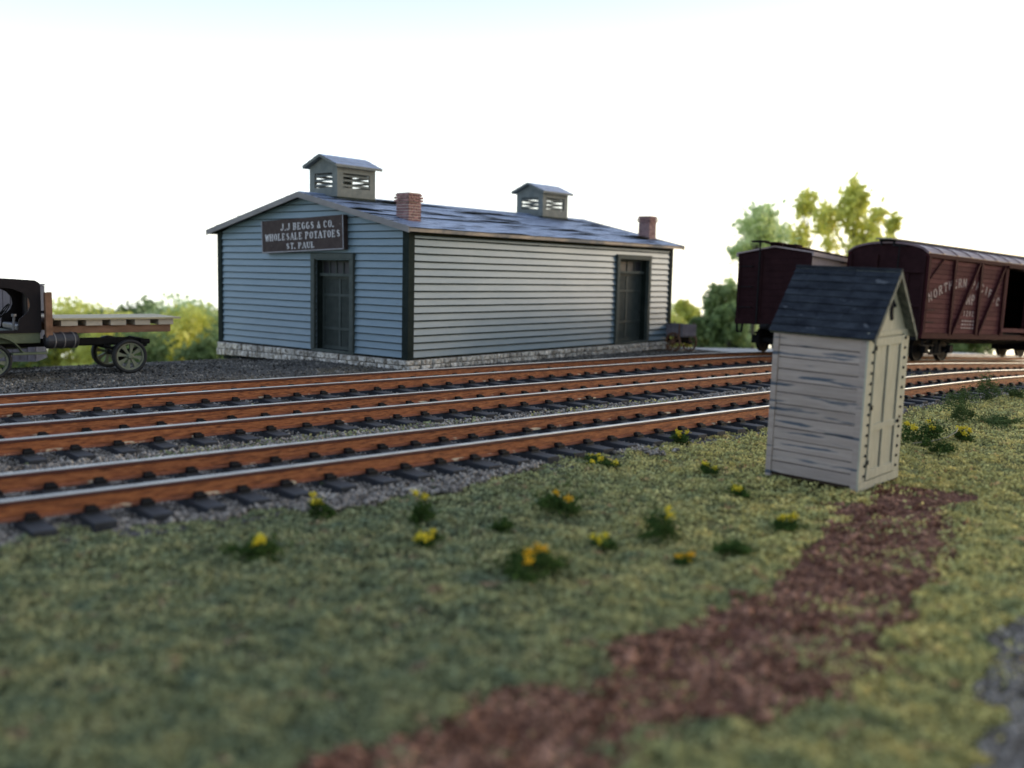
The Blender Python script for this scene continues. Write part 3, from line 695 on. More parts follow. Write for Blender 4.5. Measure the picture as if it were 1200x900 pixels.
def cupola(x0, x1, y0, y1, label):
    zb_ = zt0+SL*min(y0, WW-y1)-.03; zt_ = 6.0; zr = zt0+SL*WW/2
    cp = MB()
    MB().box(x0-.02, x1+.02, y0-.02, y1+.02, zb_-.1, zb_+.13).build('cupola_curb', M['trim'], roof)
    t = .07
    wz0, wz1 = zb_+.42, zt_-.20
    # four walls each with an opening
    for (ax, c, a, b, out) in (('x', x0, y0, y1, -1), ('x', x1, y0, y1, 1), ('y', y0, x0, x1, -1), ('y', y1, x0, x1, 1)):
        m_ = .24
        zlow = zb_+.1
        rects = [(a, a+m_, zlow, zt_), (b-m_, b, zlow, zt_), (a+m_, b-m_, zlow, wz0), (a+m_, b-m_, wz1, zt_)]
        for (u0, u1, v0, v1) in rects:
            d0, d1 = sorted((c, c-out*t))
            if ax == 'x': cp.box(d0, d1, u0, u1, v0, v1)
            else:
                e = .001; cp.box(u0+e+t*(u0 == a), u1-e-t*(u1 == b), d0, d1, v0, v1)
        if ax == 'x':   # gable infill
            d0, d1 = sorted((c, c-out*t)); ym = (y0+y1)/2
            cp.prism([(y0, zt_), (y1, zt_), (ym, zt_+.28)], lambda u, v, d: (d, u, v), d0, d1)
    co = cp.build('cupola', M['cupola'], roof); co['label'] = label
    lv = MB(); r = random.Random(int(x0*10))
    for (ax, c, a, b, out) in (('x', x0, y0, y1, -1), ('x', x1, y0, y1, 1), ('y', y0, x0, x1, -1), ('y', y1, x0, x1, 1)):
        nz = 3
        for i in range(nz):
            z = wz0+(wz1-wz0)*(i+.5)/nz + r.uniform(-.015, .015); i0 = c-out*.012; i1 = c-out*.062
            P = [(a+.235, z-.045), (b-.235, z-.045)]
            if ax == 'x': V = [(i0, P[0][0], z-.035), (i0, P[1][0], z-.035), (i1, P[1][0], z+.02), (i1, P[0][0], z+.02)]
            else: V = [(P[0][0], i0, z-.035), (P[1][0], i0, z-.035), (P[1][0], i1, z+.02), (P[0][0], i1, z+.02)]
            V += [(v[0], v[1], v[2]+.018) for v in V]
            lv.add(V, [(0, 1, 2, 3), (4, 5, 6, 7), (0, 1, 5, 4), (1, 2, 6, 5), (2, 3, 7, 6), (3, 0, 4, 7)])
    lv.build('louvre', M['cupola'], co)
    cr = MB(); ym = (y0+y1)/2; o2 = .15; hs = (y1-y0)/2; sl = .28/hs
    for sgn in (-1, 1):
        ye = ym+sgn*(hs+o2); ze = zt_+.02-sl*o2
        cr.add([(x0-.17, ye, ze), (x1+.17, ye, ze), (x1+.17, ym, zt_+.30), (x0-.17, ym, zt_+.30),
                (x0-.17, ye, ze+.07), (x1+.17, ye, ze+.07), (x1+.17, ym, zt_+.37), (x0-.17, ym, zt_+.37)],
               [(0, 1, 2, 3), (4, 5, 6, 7), (0, 1, 5, 4), (1, 2, 6, 5), (2, 3, 7, 6), (3, 0, 4, 7)])
        for k_ in range(3):
            q0, q1 = k_/3, (k_+1)/3+.02
            ya, yb = ye+(ym-ye)*q0, ye+(ym-ye)*min(1, q1); zc = lambda q: ze+.075+(zt_+.375-ze-.075)*q
            cr.add([(x0-.18, ya, zc(q0)+.02), (x1+.18, ya, zc(q0)+.02), (x1+.18, yb, zc(min(1, q1))+.004), (x0-.18, yb, zc(min(1, q1))+.004), (x0-.18, ya, zc(q0)), (x1+.18, ya, zc(q0))], [(0, 1, 2, 3), (4, 5, 1, 0)], 1)
    cr.build('cupola_roof', [M['cupola'], M['shingle']], co)
cupola(.66, 2.26, 3.80, 5.12, 'near cupola above the signed gable')
cupola(11.15, 12.80, 3.80, 5.12, 'far cupola towards the right end of the roof')
def chimney(x0, y0, wx, wy, z0, z1, label):
    br = MB(); ch = .082; bl = .21; nc = int((z1-z0)/ch); r = random.Random(int(x0*7))
    br.box(x0+.012, x0+wx-.012, y0+.012, y0+wy-.012, z0-.2, z1-.01, 1)
    for c in range(nc):
        g = .045 if c >= nc-3 and c < nc-1 else (.02 if c == nc-1 else 0)
        za, zb_ = z0+c*ch+.011, z0+(c+1)*ch-.011
        for (ax, fx) in (('y', y0-g), ('y', y0+wy+g), ('x', x0-g), ('x', x0+wx+g)):
            a, b = (x0-g, x0+wx+g) if ax == 'y' else (y0-g, y0+wy+g)
            sgn = -1 if fx in (y0-g, x0-g) else 1
            s = a-(bl/2 if c % 2 else 0)
            while s < b:
                e = min(s+bl, b); s_ = max(s, a)
                if e-s_ > .03:
                    d = r.uniform(0, .006)
                    lo, hi = sorted((fx+sgn*d, fx-sgn*.06-sgn*g))
                    if ax == 'y': br.box(s_+.010, e-.010, lo, hi, za, zb_)
                    else: br.box(lo, hi, s_+.006+(.06 if s_ == a else 0)*0, e-.006, za+.001, zb_-.001)
                s += bl
    br.box(x0+.13, x0+wx-.13, y0+.13, y0+wy-.13, z1-.03, z1-.005, 2)
    o = br.build('chimney', [M['brick'], M['brickmortar'], M['dark']], roof); o['label'] = label
chimney(.70, .72, .52, .52, 4.0, 5.10, 'pinkish brick chimney near the gable corner')
chimney(14.15, .75, .52, .52, 4.05, 5.20, 'dark brick chimney at the right end of the roof')
# sign
sg = MB(); sc_y, sc_z = 4.44, 3.85; ang = .036; sw, sh = 3.9, 1.02
sfn = lambda u, v, d: (-d, sc_y-(u*math.cos(ang)-v*math.sin(ang)), sc_z+(u*math.sin(ang)+v*math.cos(ang)))
sg.prism([(-sw/2, -sh/2), (sw/2, -sh/2), (sw/2, sh/2), (-sw/2, sh/2)], sfn, .06, .23)
sign = sg.build('sign', M['signboard'], wh, bevel=.006); sign['label'] = 'dark painted signboard lettered in white'
se = MB()
for a, b, c, d in ((-sw/2, sw/2, -sh/2, -sh/2+.035), (-sw/2, -sw/2+.03, -sh/2+.036, sh/2), (sw/2-.03, sw/2, -sh/2+.036, sh/2)):
    se.prism([(a, c), (b, c), (b, d), (a, d)], sfn, .2305, .245)
se.build('sign_border', M['signedge'], sign)
lt = MB()
def line(txt, cx, cy, hgt, wid, total):
    units = sum(.45 if c in ' .' else 1 for c in txt); s = total/units; x = cx-total/2
    for c in txt:
        adv = s*(.45 if c in ' .' else 1)
        if c != ' ':
            w_ = s*.86
            letter(lt, c, (lambda X_, Y_: (lambda u, v, d: sfn(X_+u, Y_+v, d)))(x+s*.04, cy), w_, hgt, s*.21, s*.09, True, .2302, .2345)
        x += adv
line('J.J BEGGS & CO.', .28, .17, .20, 0, 2.55)
line('WHOLESALE POTATOES', .03, -.13, .20, 0, 3.60)
line('ST. PAUL', -.05, -.41, .17, 0, 1.40)
lt.build('lettering', M['letter'], sign)
# timber cribbing where the foundation sails over the yard edge
MB().box(-.02, .5, WW-1.0, WW-.55, -.32, -.045).box(.0, .5, WW-.45, WW-.1, -.3, -.045).build('support_block', M['trim'], wh)

# ---------------------------------------------------------------- outhouse (leans a little)
oh = empty('outhouse', (4.644, 13.044, gz(4.6, 13)-.01), (.025, -.02, .83), 'small weathered white outhouse with navy shingle roof, standing on the grass at the path end', 'outhouse')
OW, OL, OZ, OP = 1.33, 1.34, 2.10, 2.86
# left and right plank walls
for side_ in (0, 1):
    mb = MB(); rr = random.Random(9+side_); nb = 12; hh = (OZ-.12)/nb
    for i in range(nb):
        z0 = .06+i*hh+.006; z1 = .06+(i+1)*hh-.007; dd = rr.uniform(0, .010)
        x0, x1 = (-dd, .05) if side_ == 0 else (OW-.05, OW+dd)
        mb.box(x0, x1, .075, OL-.075, z0+rr.uniform(-.002, .002), z1, 0)
    x0, x1 = (.02, .06) if side_ == 0 else (OW-.06, OW-.02)
    mb.box(x0, x1, .02, OL-.02, .02, OZ, 1)
    xa = (-.022, .05) if side_ == 0 else (OW-.05, OW+.022)
    for ya, yb in ((0, .085), (OL-.085, OL)): mb.box(*xa, ya, yb, 0, OZ+.02, 0)
    mb.box(xa[0]+.003, xa[1], .086, OL-.086, OZ-.075, OZ+.015, 0)
    mb.build('side_wall', [M['whiteboard'], M['groove']], oh, bevel=.004)
# front and back with gable
for y0, y1, front in ((-.004, .045, True), (OL-.045, OL, False)):
    mb = MB()
    mb.prism([(.05, .02), (OW-.05, .02), (OW-.05, OZ+.05), (OW/2, OP), (.05, OZ+.05)], lambda u, v, d: (u, d, v), y0+.006, y1, 0)
    if front:
        for xa, xb in ((-.02, .17), (OW-.17, OW+.02)): mb.box(xa, xb, -.028, .001, .12, OZ+.04)
        mb.box(-.02, OW+.02, -.034, .001, .0, .115)
        mb.box(.172, OW-.172, -.026, .001, OZ-.02, OZ+.045)
    mb.build('front_wall' if front else 'back_wall', M['whitedoor'], oh, bevel=.003)
nl = MB()
for x in (.075, .135, OW-.135, OW-.075):
    pass
for i in range(14):
    z = .20+i*(OZ-.28)/13
    for x in (.125, OW-.12):
        nl.tube([(x, -.044, z), (x, -.027, z)], .020, 6)
nl.build('nail_heads', M['nail'], oh)
dr = MB(); dx0, dx1, dz0, dz1 = .20, OW-.20, .135, OZ-.04
dr.box(dx0, dx1, -.018, .0, dz0, dz1, 0)
st = .085
dr.box(dx0, dx0+st, -.042, -.018, dz0, dz1); dr.box(dx1-st, dx1, -.042, -.018, dz0, dz1)
mc = (dx0+dx1)/2; dr.box(mc-.04, mc+.04, -.041, -.018, dz0, dz1)
for z0, z1 in ((dz0, dz0+.13), (dz0+.66, dz0+.75), (dz1-.11, dz1)): dr.box(dx0+st, dx1-st, -.040, -.018, z0, z1)
dro = dr.build('door', M['whitedoor'], oh, bevel=.004)
gv = MB()
for xa, xb in ((dx0+st, dx0+st+.012), (mc-.052, mc-.04), (mc+.04, mc+.052), (dx1-st-.012, dx1-st)):
    gv.box(xa, xb, -.0205, -.018, dz0+.14, dz0+.65); gv.box(xa, xb, -.0205, -.018, dz0+.76, dz1-.12)
gv.build('panel_groove', M['groove'], dro)
MB().ring((dx1-.04, -.055, dz0+.72), (0, 1, 0), [(0.001, -.02), (.022, -.018), (.028, 0), (.014, .012), (.001, .012)], 10).build('knob', M['nail'], dro)
for z in (.35, 1.1, 1.9): MB().box(dx0-.03, dx0+.02, -.05, -.041, z, z+.06).build('hinge', M['nail'], dro)
mn = MB(); cx_, cz_ = OW/2+.075, 2.42; pts_o = []; pts_i = []
for k in range(13):
    t = R(100+160*k/12); pts_o.append((cx_+.0+.11*math.cos(t)*.75, cz_+.15*math.sin(t)))
for k in range(13):
    t = R(100+160*k/12); pts_i.append((cx_+.055+.085*math.cos(t)*.5, cz_+.12*math.sin(t)))
for k in range(12): mn.prism([pts_o[k], pts_o[k+1], pts_i[k+1], pts_i[k]], lambda u, v, d: (u, d, v), -.012, .001)
star = []
for k in range(10):
    t = R(90+36*k); rr_ = .035 if k % 2 == 0 else .016; star.append((cx_+.075+rr_*math.cos(t), cz_+.06+rr_*math.sin(t)))
mn.prism(star, lambda u, v, d: (u, d, v), -.012, .001)
mn.build('moon_cutout', M['nail'], oh)
# roof
orf = MB(); RY0, RY1 = -.11, OL+.05; nrow = 9; oe = .06
sl = (OP+.09-OZ-.03)/(OW/2); zr_ = OP+.10
for sgn in (-1, 1):
    xe = OW/2+sgn*(OW/2+oe); ze = zr_-sl*(OW/2+oe)
    nrm = Vector((sgn*sl, 0, 1)).normalized()
    base = [Vector((xe, 0, ze)), Vector((OW/2, 0, zr_))]
    V = []
    for P in base:
        for d in (-.045, 0):
            for y in (RY0, RY1): V.append((P.x+nrm.x*d, y, P.z+nrm.z*d))
    orf.add(V, [(0, 1, 3, 2), (4, 5, 7, 6), (0, 1, 5, 4), (2, 3, 7, 6), (0, 2, 6, 4), (1, 3, 7, 5)], 1)
    rr = random.Random(2)
    for i in range(nrow):
        q0, q1 = i/nrow-.005, (i+1)/nrow+.015
        y = RY0-.008; 
        while y < RY1:
            wd = rr.uniform(.35, .8); y2 = min(y+wd, RY1+.008); lf = rr.uniform(.013, .022); qj = q0+rr.uniform(-.006, .006)
            A = base[0].lerp(base[1], qj); B = base[0].lerp(base[1], min(1, q1))
            V = [(A.x+nrm.x*.001, y, A.z+nrm.z*.001), (A.x+nrm.x*.001, y2-.003, A.z+nrm.z*.001), (A.x+nrm.x*lf, y2-.003, A.z+nrm.z*lf), (A.x+nrm.x*lf, y, A.z+nrm.z*lf),
                 (B.x+nrm.x*.003, y, B.z+nrm.z*.003), (B.x+nrm.x*.003, y2-.003, B.z+nrm.z*.003)]
            orf.add(V, [(0, 1, 2, 3), (3, 2, 5, 4), (0, 3, 4), (1, 5, 2)], 0); y = y2
orf.box(OW/2-.035, OW/2+.035, RY0-.01, RY1+.01, zr_-.02, zr_+.022, 0)
oro = orf.build('roof', [M['bluroof'], M['roofedge']], oh)
bb = MB()
for sgn in (-1, 1):
    xe = OW/2+sgn*(OW/2+oe); ze = zr_-sl*(OW/2+oe)
    bb.prism([(xe, ze-.085), (xe, ze-.004), (OW/2, zr_-.004), (OW/2, zr_-.10)], lambda u, v, d: (u, d, v), RY0-.014, RY0-.003)
bb.build('barge_board', M['roofedge'], oro)

# ---------------------------------------------------------------- freight cars
def wheelset_truck(root, xc, W, z0=0.0):
    """a bogie: two axles, side frames; z0 is rail top in local frame"""
    bt = empty('bogie', (xc, W/2, z0)); bt.parent = root
    r_ = .42; g = .72
    for ax in (-.84, .84):
        wb = MB()
        wb.tube([(ax, -g-.25, r_), (ax, g+.25, r_)], .07, 10)
        for s in (-1, 1):
            wb.ring((ax, s*g, r_), (0, 1, 0), [(.10, -.07), (.34, -.03), (r_, -.06), (r_, .05), (r_+.03, .05 if s < 0 else .05), (r_+.03, .075), (.34, .06), (.10, .09)] if s < 0 else [(.10, -.09), (.34, -.06), (r_+.03, -.075), (r_+.03, -.05), (r_, -.05), (r_, .06), (.34, .03), (.10, .07)], 24)
        wb.build('wheelset', M['wheeliron'], bt, smooth=False)
    for s in (-1, 1):
        fb = MB(); y = s*(g+.22)
        fb.bar((-1.12, y, r_+.13), (1.12, y, r_+.13), .09, .05)
        fb.bar((-.95, y, r_+.20), (-.28, y, r_+.40), .09, .05); fb.bar((.95, y, r_+.20), (.28, y, r_+.40), .09, .05); fb.bar((-.29, y, r_+.40), (.29, y, r_+.40), .09, .05)
        fb.bar((-.95, y, r_+.06), (-.3, y, r_-.17), .09, .05); fb.bar((.95, y, r_+.06), (.3, y, r_-.17), .09, .05); fb.bar((-.31, y, r_-.17), (.31, y, r_-.17), .09, .05)
        for x in (-.28, .28): fb.bar((x, y, r_-.17), (x, y, r_+.4), .07)
        for x in (-.1, .1):
            fb.tube([(x, y, r_-.14), (x, y, r_+.2)], .085, 8)
        fb.build('side_frame', M['black'], bt)
        for ax in (-.84, .84):
            jb = MB(); jb.box(ax-.13, ax+.13, y-.09+s*.06, y+.09+s*.06, r_-.14, r_+.14)
            jb.build('journal_box', M['black'], bt, bevel=.03)
    bo = MB(); bo.box(-.2, .2, -g-.2, g+.2, r_-.0, r_+.34); bo.box(-1.0, -.92, -g, g, r_-.1, r_+.05); bo.box(.92, 1.0, -g, g, r_-.1, r_+.05)
    bo.build('bolster', M['black'], bt)
    return bt
def couple(root, x, s, W, z):
    cb = MB(); y = W/2
    cb.box(min(x, x+s*.35), max(x, x+s*.35), y-.09, y+.09, z-.1, z+.1)
    cb.tube([(x+s*.33, y+.02, z), (x+s*.55, y+.1, z), (x+s*.68, y+.02, z), (x+s*.6, y-.1, z)], .08, 8)
    cb.build('coupler', M['black'], root)

# nearer car: outside-braced, doors open
nw, nl_ = 2.8, 13.4
np_ = empty('boxcar', (13.25, 32.35, .135), (.015, .034, .69), 'nearer red brown boxcar with diagonal side bracing, white lettering and an open side door', 'boxcar', 'boxcars standing beyond the outhouse')
np_.scale = (1, 1, 1)
zb, zt = 1.02, 3.50
DR0, DR1 = 5.62, 7.50
sb = MB(); 
def nside(y, s):
    nb = 15; hh = (zt-zb-.04)/nb; rr = random.Random(4)
    for i in range(nb):
        z0 = zb+.02+i*hh+.013; z1 = z0+hh-.026
        for a, b in ((.05, DR0), (DR1, nl_-.05)):
            d = rr.uniform(0, .008); y0, y1 = sorted((y+s*(.0+d), y-s*.05)); sb.box(a, b, y0, y1, z0, z1, 0)
    y0, y1 = sorted((y-s*.012, y-s*.04)); 
    for a, b in ((.05, DR0), (DR1, nl_-.05)): sb.box(a, b, y0-.002, y1-.002, zb, zt, 1)
nside(0, -1); nside(nw, 1)
sb.build('side_boards', [M['oxide'], M['oxidedark']], np_)
br = MB()
for y, s in ((0, -1), (nw, 1)):
    yy = y+s*.045
    posts = [.06, 1.82, 3.70, DR0-.06, DR1+.06, 9.7, 11.5, nl_-.06]
    for x in posts: br.bar((x, yy, zb-.02), (x, yy, zt+.02), .09, .13, upv=(1, 0, 0))
    for (xa, za, xb, zc) in ((3.50, zt, 1.98, zb), (5.42, zt, 3.86, zb), (7.7, zt, 9.5, zb), (9.9, zb, 11.3, zt), (11.7, zb, 13.1, zt)):
        br.bar((xa, yy+s*.004, za), (xb, yy+s*.004, zc), .075, .12, upv=(0, 1, 0))
    br.bar((1.05, yy, zt), (.1, yy, 2.7), .03, .05, upv=(0, 1, 0))
    y0, y1 = sorted((y+s*.075, y-s*.05)); br.box(-.02, nl_+.02, y0, y1, zt+.0, zt+.13); br.box(-.02, nl_+.02, y0+.003, y1-.003, zb-.16, zb+.02)
br.build('bracing', M['oxidedark'], np_)
for x, s in ((0, -1), (nl_, 1)):
    en = MB()
    x0, x1 = sorted((x+s*.0, x-s*.06)); 
    arc = [(nw*k/14, zt+.11+.34*(1-((k-7)/7)**2)**.62) for k in range(15)]
    en.prism([(0, zb)] + arc + [(nw, zb)], lambda u, v, d: (d, u, v), x0, x1)
    for z, h in ((3.02, .10), (1.9, .09), (1.12, .2)):
        a, b = sorted((x, x+s*.08)); en.box(a, b, .04, nw-.04, z-h/2, z+h/2)
    for y in (.06, 1.05, nw-1.05, nw-.06): a, b = sorted((x, x+s*.07)); en.box(a, b, y-.05, y+.05, zb, zt+.05)
    en.box(*sorted((x, x+s*.05)), .55, 1.55, 2.2, 2.95)
    en.build('end_wall', M['oxideend'], np_, bevel=.01)
rf_ = MB()
arc = [(-.07+(nw+.14)*k/14, zt+.14+.34*(1-((k-7)/7)**2)**.62) for k in range(15)]
n = len(arc)
V = [(-.06, y, z) for y, z in arc]+[(nl_+.06, y, z) for y, z in arc]+[(-.06, y, z-.045) for y, z in arc]+[(nl_+.06, y, z-.045) for y, z in arc]
F = [(k, k+1, n+k+1, n+k) for k in range(n-1)]+[(2*n+k, 2*n+k+1, 3*n+k+1, 3*n+k) for k in range(n-1)]+[(k, k+1, 2*n+k+1, 2*n+k) for k in range(n-1)]+[(n+k, n+k+1, 3*n+k+1, 3*n+k) for k in range(n-1)]+[(0, n, 3*n, 2*n), (n-1, 2*n-1, 4*n-1, 3*n-1)]
rf_.add(V, F)
x = .0
while x <= nl_+.01:
    V = [(x-.035, y, z+.028) for y, z in arc]+[(x+.035, y, z+.028) for y, z in arc]+[(x-.045, y, z-.01) for y, z in arc]+[(x+.045, y, z-.01) for y, z in arc]
    rf_.add(V, F); x += nl_/14
rfo = rf_.build('roof', M['oxideroof'], np_)
wk = MB(); 
for y in (-.19, 0, .19): wk.box(-.35, nl_+.35, nw/2+y-.088, nw/2+y+.088, zt+.55, zt+.59)
wk.build('roofwalk', M['walk'], np_)
x = -.05
while x < nl_+.2:
    ws = MB(); ws.box(x-.035, x+.035, nw/2-.3, nw/2+.3, zt+.49, zt+.548); ws.box(x-.03, x+.03, nw/2-.26, nw/2-.2, zt+.36, zt+.49); ws.box(x-.03, x+.03, nw/2+.2, nw/2+.26, zt+.36, zt+.49)
    ws.build('roofwalk_bracket', M['black'], np_); x += nl_/7
dd = MB()
for y, s in ((nw, 1), ):
    for i in range(12): dd.box(DR0, DR1, y-.03, y+.03, zb+.03+i*.2, zb+.03+i*.2+.19)
dd.build('far_door', M['oxidedark'], np_)
do_ = MB()       # near door slid open to the right, on its track
for i in range(12): do_.box(DR1+.02, DR1+1.9, -.15, -.105, zb+.02+i*.203, zb+.02+i*.203+.196)
for xx in (DR1+.02, DR1+1.85): do_.box(xx, xx+.07, -.165, -.152, zb+.02, zt-.06)
dob = do_.build('sliding_door', M['oxide'], np_)
MB().box(DR0-.1, DR1+2.0, -.17, -.08, zt-.05, zt+.03).build('door_rail', M['oxidedark'], np_)
jm = MB(); jm.box(DR0-.02, DR0+.05, -.10, .05, zb, zt-.06); jm.box(DR0-.1, DR1+.05, -.12, .05, zb+.12, zb+.26)
jm.build('door_jamb', M['oxide'], np_)
MB().box(.08, nl_-.08, .07, nw-.07, zb-.02, zb+.05).build('floor', M['dark'], np_)
uf = MB(); uf.box(.1, nl_-.1, nw/2-.2, nw/2+.2, .62, zb-.03)
for x in (2.0, 5.6, 7.6, 11.5): uf.box(x-.1, x+.1, .2, nw-.2, .80, zb-.03)
uf.box(0, .18, .1, nw-.1, .78, zb-.05); uf.box(nl_-.18, nl_, .1, nw-.1, .78, zb-.05)
uf.tube([(.12, .18, zb-.05), (.5, .2, .85), (3, .3, .80), (10.2, .3, .80), (nl_-.5, .2, .85)], .03, 6)
uf.build('underframe', M['black'], np_)
sp_ = MB()      # stirrup, grab irons, brake gear
for y in (-.05, nw+.05):
    sp_.tube([(.1, y, zb-.1), (.12, y, .62), (.5, y, .62), (.52, y, zb-.1)], .02, 6)
    for z in (1.4, 1.8, 2.2): sp_.tube([(.1, y, z), (.12, y+(-.07 if y < 0 else .07), z), (.55, y+(-.07 if y < 0 else .07), z), (.57, y, z)], .014, 6)
sp_.tube([(-.18, .9, .9), (-.18, .9, 3.85)], .022, 8); sp_.ring((-.18, .9, 3.85), (0, 0, 1), [(.19, -.015), (.22, -.015), (.22, .015), (.19, .015)], 20)
sp_.build('grab_iron', M['black'], np_)
wheelset_truck(np_, 2.0, nw, .05); wheelset_truck(np_, 11.5, nw, .05)
couple(np_, 0, -1, nw, .85); couple(np_, nl_, 1, nw, .85)
lt = MB()
txt = 'NORTHERN PACIFIC'; x0, x1 = .30, 5.35; nC = len(txt)
for i, ch in enumerate(txt):
    if ch == ' ': continue
    t = (i+.5)/nC; x = x0+(x1-x0)*t; u_ = (t-.5)*2; z = 2.02+.62*(1-u_*u_)
    a_ = math.atan2(-.62*2*u_*2/(x1-x0), 1)*.85
    w_, h_ = .27, .27
    fn = (lambda X_, Z_, A_: (lambda u, v, d: (X_+(u-w_/2)*math.cos(A_)-(v)*math.sin(A_), -d, Z_+(u-w_/2)*math.sin(A_)+(v)*math.cos(A_))))(x, z, a_)
    letter(lt, ch, fn, w_, h_, .06, .048, False, .010, .014)
for i, ch in enumerate('NP'):
    letter(lt, ch, (lambda X_: (lambda u, v, d: (X_+u, -d, 2.06+v)))(2.88+i*.34), .30, .32, .07, .06, False, .010, .014)
for i, ch in enumerate('1202'):
    letter(lt, ch, (lambda X_: (lambda u, v, d: (X_+u, -d, 1.66+v)))(2.76+i*.2), .16, .17, .035, .03, False, .010, .014)
for rwz in (1.46, 1.34, 1.22):
    for i in range(5): lt.box(2.70+i*.19, 2.70+i*.19+.13, -.0135, -.010, rwz, rwz+.05)
lt.build('lettering', M['carletter'], np_)

# farther car: plain sheathed, seen end-on
dw, dl_ = 2.6, 11.6
dk = empty('boxcar', (9.75, 32.85, .66), (-.016, .052, .877), 'farther dark boxcar seen end on, with a brake wheel staff above its end', 'boxcar', 'boxcars standing beyond the outhouse')
KB, KT = .74, 3.06
sb = MB(); n = 46
for y, s in ((0, -1), (dw, 1)):
    for i in range(n):
        a = .04+(dl_-.08)*i/n; y0, y1 = sorted((y+s*.0, y-s*.05)); sb.box(a+.004, a+(dl_-.08)/n-.004, y0, y1, KB, KT, 0)
    y0, y1 = sorted((y-s*.012, y-s*.045)); sb.box(.03, dl_-.03, y0, y1, KB+.003, KT-.003, 1)
sb.build('side_boards', [M['paleside'], M['oxidedark']], dk)
for x, s in ((0, -1), (dl_, 1)):
    en = MB()
    x0, x1 = sorted((x, x-s*.06)); en.prism([(0, KB), (0, KT), (dw/2, KT+.17), (dw, KT), (dw, KB)], lambda u, v, d: (d, u, v), x0, x1)
    for i in range(11):
        a, b = sorted((x, x+s*.012)); z = KB+.03+i*.21; en.box(a, b, .03, dw-.03, z, z+.195)
    for y in (.03, dw-.03): a, b = sorted((x, x+s*.05)); en.box(a, b, y-.05, y+.05, KB-.02, KT)
    a, b = sorted((x, x+s*.10)); en.box(a, b, -.02, dw+.02, KB-.12, KB+.06)
    en.box(*sorted((x, x+s*.045)), dw*.66, dw*.66+.07, KB, KT)
    en.build('end_wall', M['oxideend'], dk, bevel=.008)
rf_ = MB()
for sgn in (-1, 1):
    ye = dw/2+sgn*(dw/2+.09); V = [(-.08, ye, KT-.03), (dl_+.08, ye, KT-.03), (dl_+.08, dw/2, KT+.19), (-.08, dw/2, KT+.19)]
    V += [(a, b, c+.05) for a, b, c in V]; rf_.add(V, [(0, 1, 2, 3), (4, 5, 6, 7), (0, 1, 5, 4), (1, 2, 6, 5), (2, 3, 7, 6), (3, 0, 4, 7)])
for y in (-.10, dw+.04): rf_.box(-.07, dl_+.07, y, y+.06, KT-.12, KT+.005)
rf_.build('roof', M['paleside'], dk)
wk = MB(); wk.box(-.3, dl_+.3, dw/2-.25, dw/2+.25, KT+.30, KT+.34)
x = .1
while x < dl_: wk.box(x-.04, x+.04, dw/2-.22, dw/2+.22, KT+.2, KT+.30); x += 1.1
wk.box(.2, .7, dw/2-.65, dw/2-.3, KT+.26, KT+.30)
wk.build('roofwalk', M['oxideend'], dk)
bs = MB(); bs.tube([(-.13, dw*.69, KB-.1), (-.13, dw*.69, KT+.36)], .028, 8); bs.ring((-.13, dw*.69, KT+.38), (0, 0, 1), [(.27, -.015), (.31, -.015), (.31, .015), (.27, .015)], 20)
for k in range(4): a = math.pi*k/4; bs.bar((-.13-.28*math.cos(a), dw*.69-.28*math.sin(a), KT+.38), (-.13+.28*math.cos(a), dw*.69+.28*math.sin(a), KT+.38), .025)
bs.build('brake_wheel', M['black'], dk)
gi = MB()
for z in (1.2, 1.9, 2.6): gi.tube([(-.02, dw-.1, z), (-.12, dw-.12, z), (-.12, dw-.55, z), (-.02, dw-.57, z)], .018, 6)
for y in (0, dw): gi.tube([(.06, y, KB-.05), (.08, y, .38), (.1, y-.0, .36), (.42, y, .36), (.48, y, KB-.05)], .04, 6)
gi.build('stirrup', M['black'], dk)
uf = MB(); uf.box(.1, dl_-.1, dw/2-.2, dw/2+.2, .45, KB-.01); uf.box(.05, dl_-.05, .05, dw-.05, KB-.06, KB-.004)
uf.build('underframe', M['black'], dk)
wheelset_truck(dk, 1.75, dw, -.30); wheelset_truck(dk, dl_-1.75, dw, -.30)
couple(dk, 0, -1, dw, .55); couple(dk, dl_, 1, dw, .55)

# ---------------------------------------------------------------- old flatbed truck (local x forward, y to its right-hand far side)
tk_rot = math.atan2(-.643, -.766)
tk = empty('flatbed_truck', (-10.0, 25.75, 0), (0, 0, tk_rot), 'vintage flatbed truck with black cab, green fenders and slatted wooden deck', 'truck')
